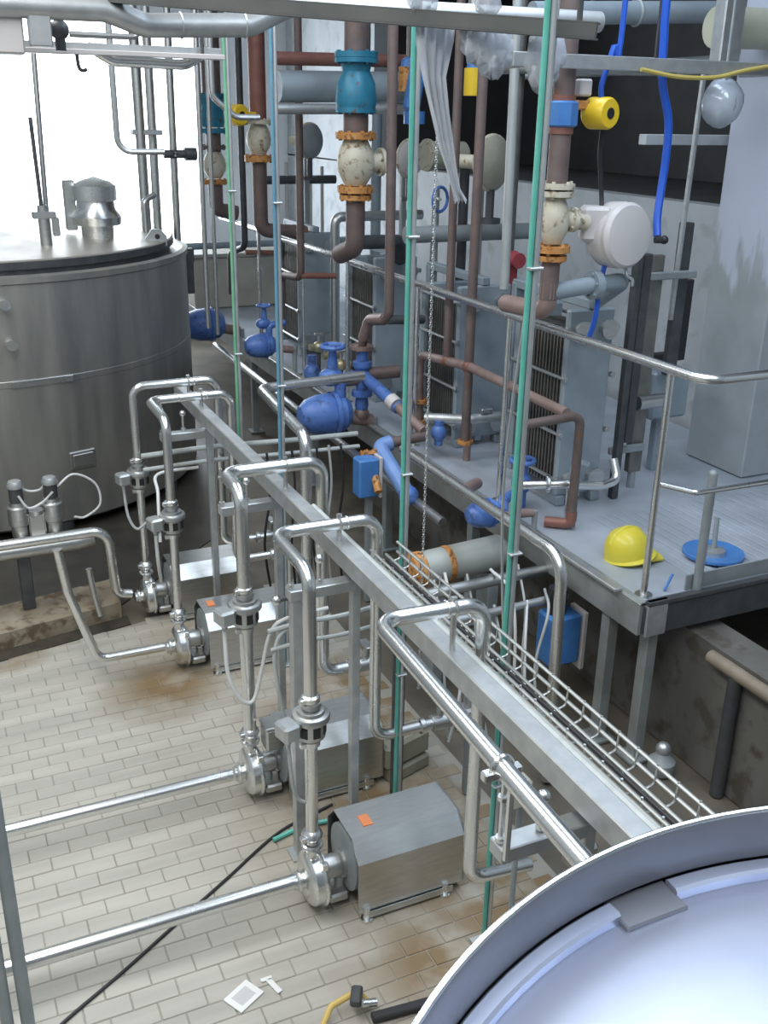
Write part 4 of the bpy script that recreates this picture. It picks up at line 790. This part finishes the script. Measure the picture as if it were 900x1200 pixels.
rt = Matrix((_d, _n, _b)).transposed(); c = beam_at(.5)
BEAMP = M('dull_grey_beam_paint', (.075, .08, .078), (.10, .105, .10), .1, .5, 6)
part('web', G().box(c, (_l, .02, .045), .002, rt), BEAMP, t)
part('flange_strip', G().box(c+_b*.024-_n*.015, (_l, .05, .006), .001, rt), BEAMP, t)
part('flange_strip', G().box(c-_b*.024-_n*.015, (_l, .05, .006), .001, rt), BEAMP, t)
for f in (.05, .97): part('hanger', G().cyl(beam_at(f), (*beam_at(f)[:2], 6.25), .010, n=8), DKSTEEL, t)
t = thing('wall_cabinet', 'white cabinet corner with a grey post at the top left', 'cabinet', (.45, 4.5, 3.8))
part('case', G().box((.30, 4.60, 4.1), (.42, .2, .62), .008), WHITEP, t)
part('corner_post', G().box((.57, 4.5, 4.06), (.085, .06, .48), .005), GALV, t)
part('hanger', G().cyl((.3, 4.6, 4.4), (.3, 4.6, 6.25), .015, n=8), DKSTEEL, t)
t = thing('overhead_tray', 'thin pale tray rail below the thick overhead pipe', 'tray', (.9, 5.0, 3.8))
part('rail', G().box((.70, 5.0, 3.83), (1.5, .05, .022), .003), WHITEP, t)
part('lip', G().box((.70, 5.03, 3.85), (1.5, .012, .04), .002), GALV, t)
for x in (.1, 1.35): part('hanger', G().cyl((x, 5.0, 3.84), (x, 5.0, 6.25), .008, n=6), DKSTEEL, t)
t = thing('overhead_valve', 'dark fittings hanging under the thick pipe at top left', 'valve', (.68, 4.75, 3.85))
part('body', G().ball((.68, 4.75, 3.90), .04).cyl((.68, 4.75, 3.82), (.68, 4.75, 4.02), .022, n=10).box((.66, 4.75, 3.90), (.09, .06, .04), .008), DKSTEEL, t)
part('pipe', G().tube([(.72, 4.75, 3.885), (1.0, 4.75, 3.885), (1.02, 4.75, 3.95)], .012, .03, 8), SATIN, t)
solid('overhead_hook', G().tube(spline([(.78, 5.0, 3.83), (.785, 5.0, 3.77), (.80, 5.0, 3.755), (.82, 5.0, 3.76)], 6), .008, n=6), DKSTEEL, 'small dark hook below the pale tray rail', 'hook')
pipe('low_overhead_pipe', [(.84, 5.06, 3.86), (.95, 5.06, 3.80), (1.28, 5.06, 3.795), (1.40, 5.06, 3.86)], .024, STEEL, 'curved bright pipe under the pale tray rail', bend=.08, n=12)
pipe('process_pipe', [(1.30, 7.0, 6.25), (1.30, 7.0, 3.34), (1.60, 7.0, 3.34)], .02, SATIN, 'thin bent pipe in front of the glowing panel', bend=.09, n=10)
for (pts, r, l) in (([(2.26, 10.9, 6.25), (2.26, 10.9, 2.40)], .05, 'tall steel pipe, leftmost of the thick ones before the glowing panel'), ([(2.42, 11.0, 6.25), (2.40, 11.0, 2.40)], .044, 'tall steel pipe, second of the thick ones before the glowing panel'),
                    ([(2.64, 11.0, 6.25), (2.60, 11.0, 1.9)], .038, 'tall steel pipe with side valve before the glowing panel'), ([(2.44, 9.2, 6.25), (2.42, 9.2, 1.7)], .022, 'thin tall pipe reaching lower, right of the glowing panel pipes'), ([(2.57, 9.35, 6.25), (2.55, 9.35, 1.6)], .018, 'thinnest tall pipe right of the glowing panel pipes'), ([(2.18, 10.55, 2.42), (2.18, 10.55, 2.74), (2.30, 10.6, 2.80)], .03, 'short hooked pipe standing at the far tank lid edge')):
    pipe('process_pipe', pts, r, SATIN, l, bend=.05, n=12)
t = thing('side_valve', 'dark valve across the tall pipe before the glowing panel', 'valve', (2.62, 11.0, 3.15))
part('body', G().cyl((2.50, 10.96, 3.17), (2.80, 10.96, 3.17), .042, n=12).cyl((2.72, 10.96, 3.17), (2.84, 10.96, 3.17), .066, n=12), DKSTEEL, t)
part('stem', G().cyl((2.60, 10.94, 3.17), (2.60, 10.76, 3.17), .024, n=8), DKSTEEL, t)
t = thing('pipe_clamp_bar', 'small clamp bar joining the tall pipes before the glowing panel', 'bracket', (2.33, 10.95, 3.4))
part('bar', G().box((2.33, 10.93, 3.38), (.30, .14, .05), .006), GALV, t)
pipe('wall_hook_pipe', [(2.36, 8.5, 6.25), (2.36, 8.5, 3.70), (2.55, 8.5, 3.55), (2.75, 8.5, 3.55)], .025, SATIN, 'bent pipe at the right end of the glowing panel', bend=.1, n=10)

# plastic sheet
def film_strip():
    g = G(); rows = []
    path = [(1.80, 3.52, 3.90, .075), (1.80, 3.52, 3.84, .07), (1.805, 3.52, 3.72, .042), (1.835, 3.52, 3.60, .034), (1.865, 3.52, 3.49, .03), (1.89, 3.52, 3.41, .022), (1.915, 3.52, 3.33, .018), (1.935, 3.52, 3.29, .03)]
    for i, (x, y, z, w) in enumerate(path):
        r = []
        for k in range(13):
            u = k/12-.5; r.append((x+2*u*w, y+.03*math.sin(k*1.9+i*.6)*w*8, z+.01*math.sin(k*2.3)))
        rows.append(r)
    vs = [p for r in rows for p in r]; n = 13
    fs = [(i*n+k, i*n+k+1, (i+1)*n+k+1, (i+1)*n+k) for i in range(len(rows)-1) for k in range(n-1)]
    off = len(vs); g.add(vs+[(p[0], p[1]+.004, p[2]) for p in vs], fs+[tuple(i+off for i in f) for f in fs])
    return g
solid('plastic_sheet', film_strip(), FILM, 'twisted strip of clear plastic hanging from the overhead beam', 'plastic sheet', sharp=180)
def film_blob(cs, seed, amp=1.0):
    rnd = random.Random(seed); g = G()
    for (c, r) in cs:
        n, m = 18, 10; rr = []
        for i in range(m+1):
            th = max(.03, min(math.pi-.03, math.pi*i/m)); row = []
            for k in range(n):
                a = 2*math.pi*k/n; q = r*(1+amp*(.22*math.sin(5*a+i*.9+seed)+.12*math.sin(9*a-i*1.3)))
                row.append((c[0]+q*math.sin(th)*math.cos(a), c[1]+q*(1-.5*amp)*math.sin(th)*math.sin(a), c[2]+q*1.1*math.cos(th)))
            rr.append(row)
        g.rings(rr)
    return g
solid('plastic_wrap', film_blob([((1.97, 3.40, 3.82), .075), ((1.91, 3.40, 3.84), .06)], 3), FILM, 'crumpled clear plastic bunched right of the hanging strip', 'plastic sheet', sharp=180)
solid('plastic_wrap', film_blob([((2.10, 3.26, 3.80), .07), ((2.10, 3.26, 3.74), .05)], 5), FILM, 'crumpled clear plastic bunched beside the tall pale pipe', 'plastic sheet', sharp=180)
solid('plastic_wrap', film_blob([((1.74, 3.50, 3.985), .055)], 9), FILM, 'bright crumpled plastic lying on the overhead beam above the hanging strip', 'plastic sheet', sharp=180)
solid('plastic_wrap', film_blob([((1.90, 3.33, 3.965), .045)], 4), FILM, 'small crumpled plastic lying on the overhead beam near the tall pale pipe', 'plastic sheet', sharp=180)

# background pumps and valves behind the heat exchangers (upper middle)
def control_valve(x, y, z, s, m, label):
    t = thing('control_valve', label, 'valve', (x, y, z-.15*s))
    ax = V((.35, -.93, 0)).normalized(); c = V((x, y, z))
    part('diaphragm', G().lathe([(.08*s, -.09*s), (.17*s, -.06*s), (.20*s, -.03*s), (.20*s, .03*s), (.15*s, .07*s), (.05*s, .09*s)], c, ax, 24), m, t)
    part('rim', G().torus(c, .20*s, .02*s, ax, 28, 8), CREAM, t)
    part('yoke', G().cyl(c-ax*.08*s, c-ax*.34*s, .055*s, n=14), CREAM, t)
    part('stem', G().cyl((x, y, z-.18*s), (x, y, z-.42*s), .035*s, n=10).cyl((x, y, z-.42*s), (x, y, z-.46*s), .09*s, n=14), DKSTEEL, t)
    part('bracket', G().box((x+.04, y+.25*s, (z+1.095)/2), (.07*s, .07*s, z-1.095), .01), GREYP, t)
    return t
KH = M('khaki_grey_enamel', (.30, .29, .22), (.38, .37, .30), .15, .45, 6)
control_valve(4.2, 11.2, 3.30, .9, GREYP, 'dull grey round diaphragm valve left of the thick hanging pipe')
control_valve(4.25, 7.25, 3.25, 1.0, KH, 'large khaki round diaphragm valve behind the brown pipes')
control_valve(4.24, 8.72, 3.22, .8, WHITEP, 'pale round valve head just right of the thick pipe')
solid('round_flow_meter', G().lathe([(.09, -.2), (.11, -.18), (.11, .18), (.09, .2)], (4.2, 7.95, 3.28), (1, .1, 0), 22).flange((4.02, 7.93, 3.28), .13, .03, (1, .1, 0)), KH, 'brown khaki motor body behind the hanging plastic strip', 'motor')
t = thing('handwheel_valve', 'valve with a thin blue handwheel ring below the plastic strip', 'valve', (4.15, 7.9, 2.6))
part('wheel', G().torus((4.12, 7.86, 2.93), .10, .014, (.4, -.9, 0), 24, 8), BLUE, t)
part('stem', G().cyl((4.12, 7.86, 2.93), (4.14, 7.98, 2.93), .015, n=8).cyl((4.14, 7.98, 1.095), (4.14, 7.98, 3.0), .035, n=12), GALV, t)
t = thing('grey_duct', 'fat grey horizontal pipe left of the teal valve', 'pipe', (3.9, 8.6, 3.8))
part('duct', G().cyl((3.05, 8.9, 3.80), (4.3, 8.9, 3.82), .13, n=22), HEXM, t)
part('upper_pipe', G().cyl((3.0, 8.9, 4.02), (4.4, 8.9, 4.04), .055, n=14), REDP, t, 'red brown upper pipe')
part('lower_pipe', G().cyl((3.0, 8.8, 3.62), (4.3, 8.8, 3.64), .045, n=14), GALV, t)
part('clamp', G().flange((3.75, 8.9, 3.81), .15, .04, (1, 0, 0)), GALV, t)
part('hanger', G().cyl((3.9, 8.9, 3.8), (3.9, 8.9, 6.25), .02, n=8), DKSTEEL, t)
for (c, l) in (((4.15, 8.6, 3.90), 'small orange switch housing behind the thin brown pipe'), ((4.2, 7.5, 3.86), 'yellow switch housing under the plastic bundle')):
    t = thing('limit_switch', l, 'switch', (c[0], c[1], c[2]-.12))
    part('housing', G().cyl((c[0], c[1], c[2]-.12), (c[0], c[1], c[2]+.08), .085, n=18), YELLOW if 'yellow' in l else ORANGE, t)
    part('cap', G().lathe([(.07, 0), (.06, .06), (.02, .08)], (c[0], c[1], c[2]+.08), n=16), BLUEP, t)
    part('hanger', G().cyl((c[0], c[1], c[2]+.15), (c[0], c[1], 6.25), .02, n=10), PLATES, t)
t = thing('blue_actuator', 'bright blue actuator left of the second green pole top', 'actuator', (4.0, 8.15, 3.6))
part('body', G().box((4.0, 8.15, 3.82), (.13, .12, .42), .03, Matrix.Rotation(.18, 3, 'Y')), BLUEP, t)
part('foot', G().cyl((4.0, 8.15, 3.52), (4.0, 8.15, 3.62), .09, n=16), BLUEP, t)
part('hanger', G().cyl((4.0, 8.15, 4.0), (4.0, 8.15, 6.25), .02, n=8), DKSTEEL, t)
# platform pipework between exchangers
for (pts, r, m, l) in (([(3.92, 9.75, 1.1), (3.92, 9.75, 2.62), (4.9, 9.75, 2.62)], .05, SATIN, 'shiny horizontal pipe behind the blue pole at railing height'), ([(3.75, 7.75, 2.66), (5.2, 7.75, 2.66), (5.2, 7.75, 1.1)], .07, GREYP, 'grey horizontal pipe behind the second green pole at railing height'),
                       ([(4.6, 7.5, 1.1), (4.6, 7.5, 6.2)], .05, PLATES, 'olive upright pipe behind the two brown pipes'), ([(4.45, 8.05, 1.1), (4.45, 8.05, 3.2)], .045, DKSTEEL, 'dark upright pipe behind the thin brown pipe'),
                       ([(4.75, 10.6, 1.1), (4.75, 10.6, 3.6)], .06, HEXM, 'grey blue upright pipe behind the dull round valve'), ([(4.32, 7.78, 6.2), (4.32, 7.78, 3.95), (4.8, 7.05, 3.95), (6.0, 6.9, 3.95)], .045, SATIN, 'steel pipe high behind the plastic bundles')):
    pipe('platform_pipe', pts, r, m, l, bend=.08, n=14)
t = thing('pipe_bank', 'row of thin steel pipes standing below the dull grey round valve', 'pipe', (4.2, 10.9, 1.1))
for k in range(5): part('pipe', G().cyl((3.98+k*.15, 11.8, 1.1), (3.98+k*.15, 11.8, 3.0+.05*(k % 2)), .022, n=8), SATIN, t)
part('header', G().cyl((3.85, 11.8, 2.85), (4.75, 11.8, 2.85), .05, n=12), DKSTEEL, t)
solid('red_button', G().cyl((4.28, 6.9, 2.55), (4.28, 6.8, 2.55), .06, n=14).box((4.28, 6.92, 2.45), (.1, .06, .32), .01).cyl((4.28, 6.92, 1.095), (4.28, 6.92, 2.4), .02, n=8), M('dull_red', (.32, .05, .06), None, 0, .45), 'dull red handle beside the tall pale pipe', 'handle')

# top right
t = thing('overhead_duct', 'fat grey pipe across the top right', 'pipe', (4.5, 6.0, 4.2))
part('duct', G().cyl((3.75, 6.0, 4.20), (5.22, 6.0, 4.28), .07, n=18), HEXM, t)
part('ring', G().torus((4.55, 6.0, 4.243), .075, .012, (1, 0, .05), 22, 6), GREYP, t)
part('hanger', G().cyl((4.2, 6.0, 4.28), (4.2, 6.0, 6.25), .012, n=8), DKSTEEL, t)
t = thing('cable_ladder', 'long grey cable ladder loaded with cables at the upper right', 'cable tray', (4.5, 5.4, 3.8))
part('rail', G().box((4.45, 4.88, 3.872), (3.0, .02, .07), .003), GALV, t)
part('rail', G().box((4.45, 5.22, 3.895), (3.0, .02, .07), .003), GALV, t)
for k in range(12):
    if k not in (1, 2): part('rung', G().box((3.12+k*.24, 5.05, 3.852), (.04, .34, .02), .002), GALV, t)
for x in (4.0, 5.5): part('hanger', G().cyl((x, 5.05, 3.86), (x, 5.05, 6.25), .012, n=8), DKSTEEL, t)
for k, (m, l) in enumerate(((GREYC, 'pale cable nearest the front rail of the cable ladder'), (BLACK, 'black cable in the middle of the cable ladder'), (WHITEC, 'white cable at the back of the cable ladder'))):
    solid('ladder_cable', G().tube(spline([(3.0, 5.07+k*.05, 3.88), (3.9, 5.075+k*.05, 3.882), (4.8, 5.065+k*.05, 3.88), (5.9, 5.075+k*.05, 3.882)]), .018, n=8), m, l, 'cable')
solid('yellow_cable', G().tube(spline([(3.75, 4.85, 3.845), (4.0, 4.84, 3.815), (4.27, 4.84, 3.82), (4.5, 4.84, 3.865), (4.95, 4.85, 3.93)]), .012, n=8), M('olive_yellow', (.45, .36, .10), None, 0, .5), 'dull yellow cable sagging below the cable ladder', 'cable')
pipe('insulated_pipe', [(4.90, 5.62, 4.15), (5.41, 5.62, 4.16)], .125, INSUL, 'fat yellowed insulated pipe at the top right corner', n=20)
solid('grey_upright', G().box((4.72, 5.3, 4.9), (.16, .1, 2.1), .008), GALV, 'broad grey upright beam above the plastic wrapped lamp', 'beam')
solid('thin_strut', G().tube([(4.75, 5.5, 3.90), (4.72, 5.5, 2.3)], .018, n=8), GALV, 'thin pale strut in front of the dark recess', 'strut')
solid('pale_crossbar', G().box((5.35, 6.02, 3.46), (1.25, .08, .07), .004), PAINT, 'pale horizontal bar meeting the pillar top', 'bar')
t = thing('wrapped_lamp', 'round lamp wrapped in shiny clear plastic before the pillar', 'lamp', (4.48, 5.0, 3.55))
part('globe', film_blob([((4.48, 5.0, 3.69), .125)], 1, .16), GLOBE, t, sharp=180)
part('lamp_holder', G().cyl((4.48, 5.0, 3.79), (4.48, 5.0, 3.87), .04, n=14).cyl((4.48, 5.0, 3.87), (4.48, 5.0, 6.25), .008, n=6), GREYP, t)
part('lamp_cage', G().torus((4.48, 5.0, 3.69), .11, .005, (1, 0, 0), 20, 5).torus((4.48, 5.0, 3.69), .11, .005, (0, 1, 0), 20, 5), GALV, t)
solid('blue_hose', G().tube(spline([(3.96, 4.97, 6.25), (3.965, 4.97, 4.4), (3.98, 4.97, 3.98), (4.0, 4.97, 3.79), (4.075, 4.97, 3.58), (4.085, 4.97, 3.37), (4.07, 4.96, 3.22), (4.04, 4.93, 3.05), (4.03, 4.90, 2.95)]), .024, n=10), BLUEH, 'thick bright blue hose hanging right of the white actuator', 'hose')
solid('blue_hose', G().tube(spline([(3.70, 4.97, 6.25), (3.69, 4.97, 4.10), (3.645, 4.97, 3.96), (3.61, 4.97, 3.85), (3.585, 4.97, 3.76), (3.59, 4.97, 3.70)]), .016, n=10), BLUEH, 'thin blue hose curling down to the yellow switch', 'hose')
solid('black_hose', G().tube(spline([(3.64, 5.0, 3.55), (3.66, 5.03, 3.4), (3.70, 5.04, 3.2), (3.70, 5.02, 3.10)]), .014, n=8), BLACK, 'black hose from the yellow switch to the white actuator', 'hose')
solid('blue_hose', G().tube(spline([(3.73, 4.98, 2.80), (3.70, 4.97, 2.65), (3.69, 4.97, 2.48), (3.68, 5.0, 2.35)]), .016, n=8), BLUEH, 'short blue hose hanging below the white actuator', 'hose')
pipe('recess_pipe', [(6.6, 10.8, 4.05), (6.6, 4.6, 4.05)], .07, GREYP, 'dim grey pipe inside the dark recess', n=12)
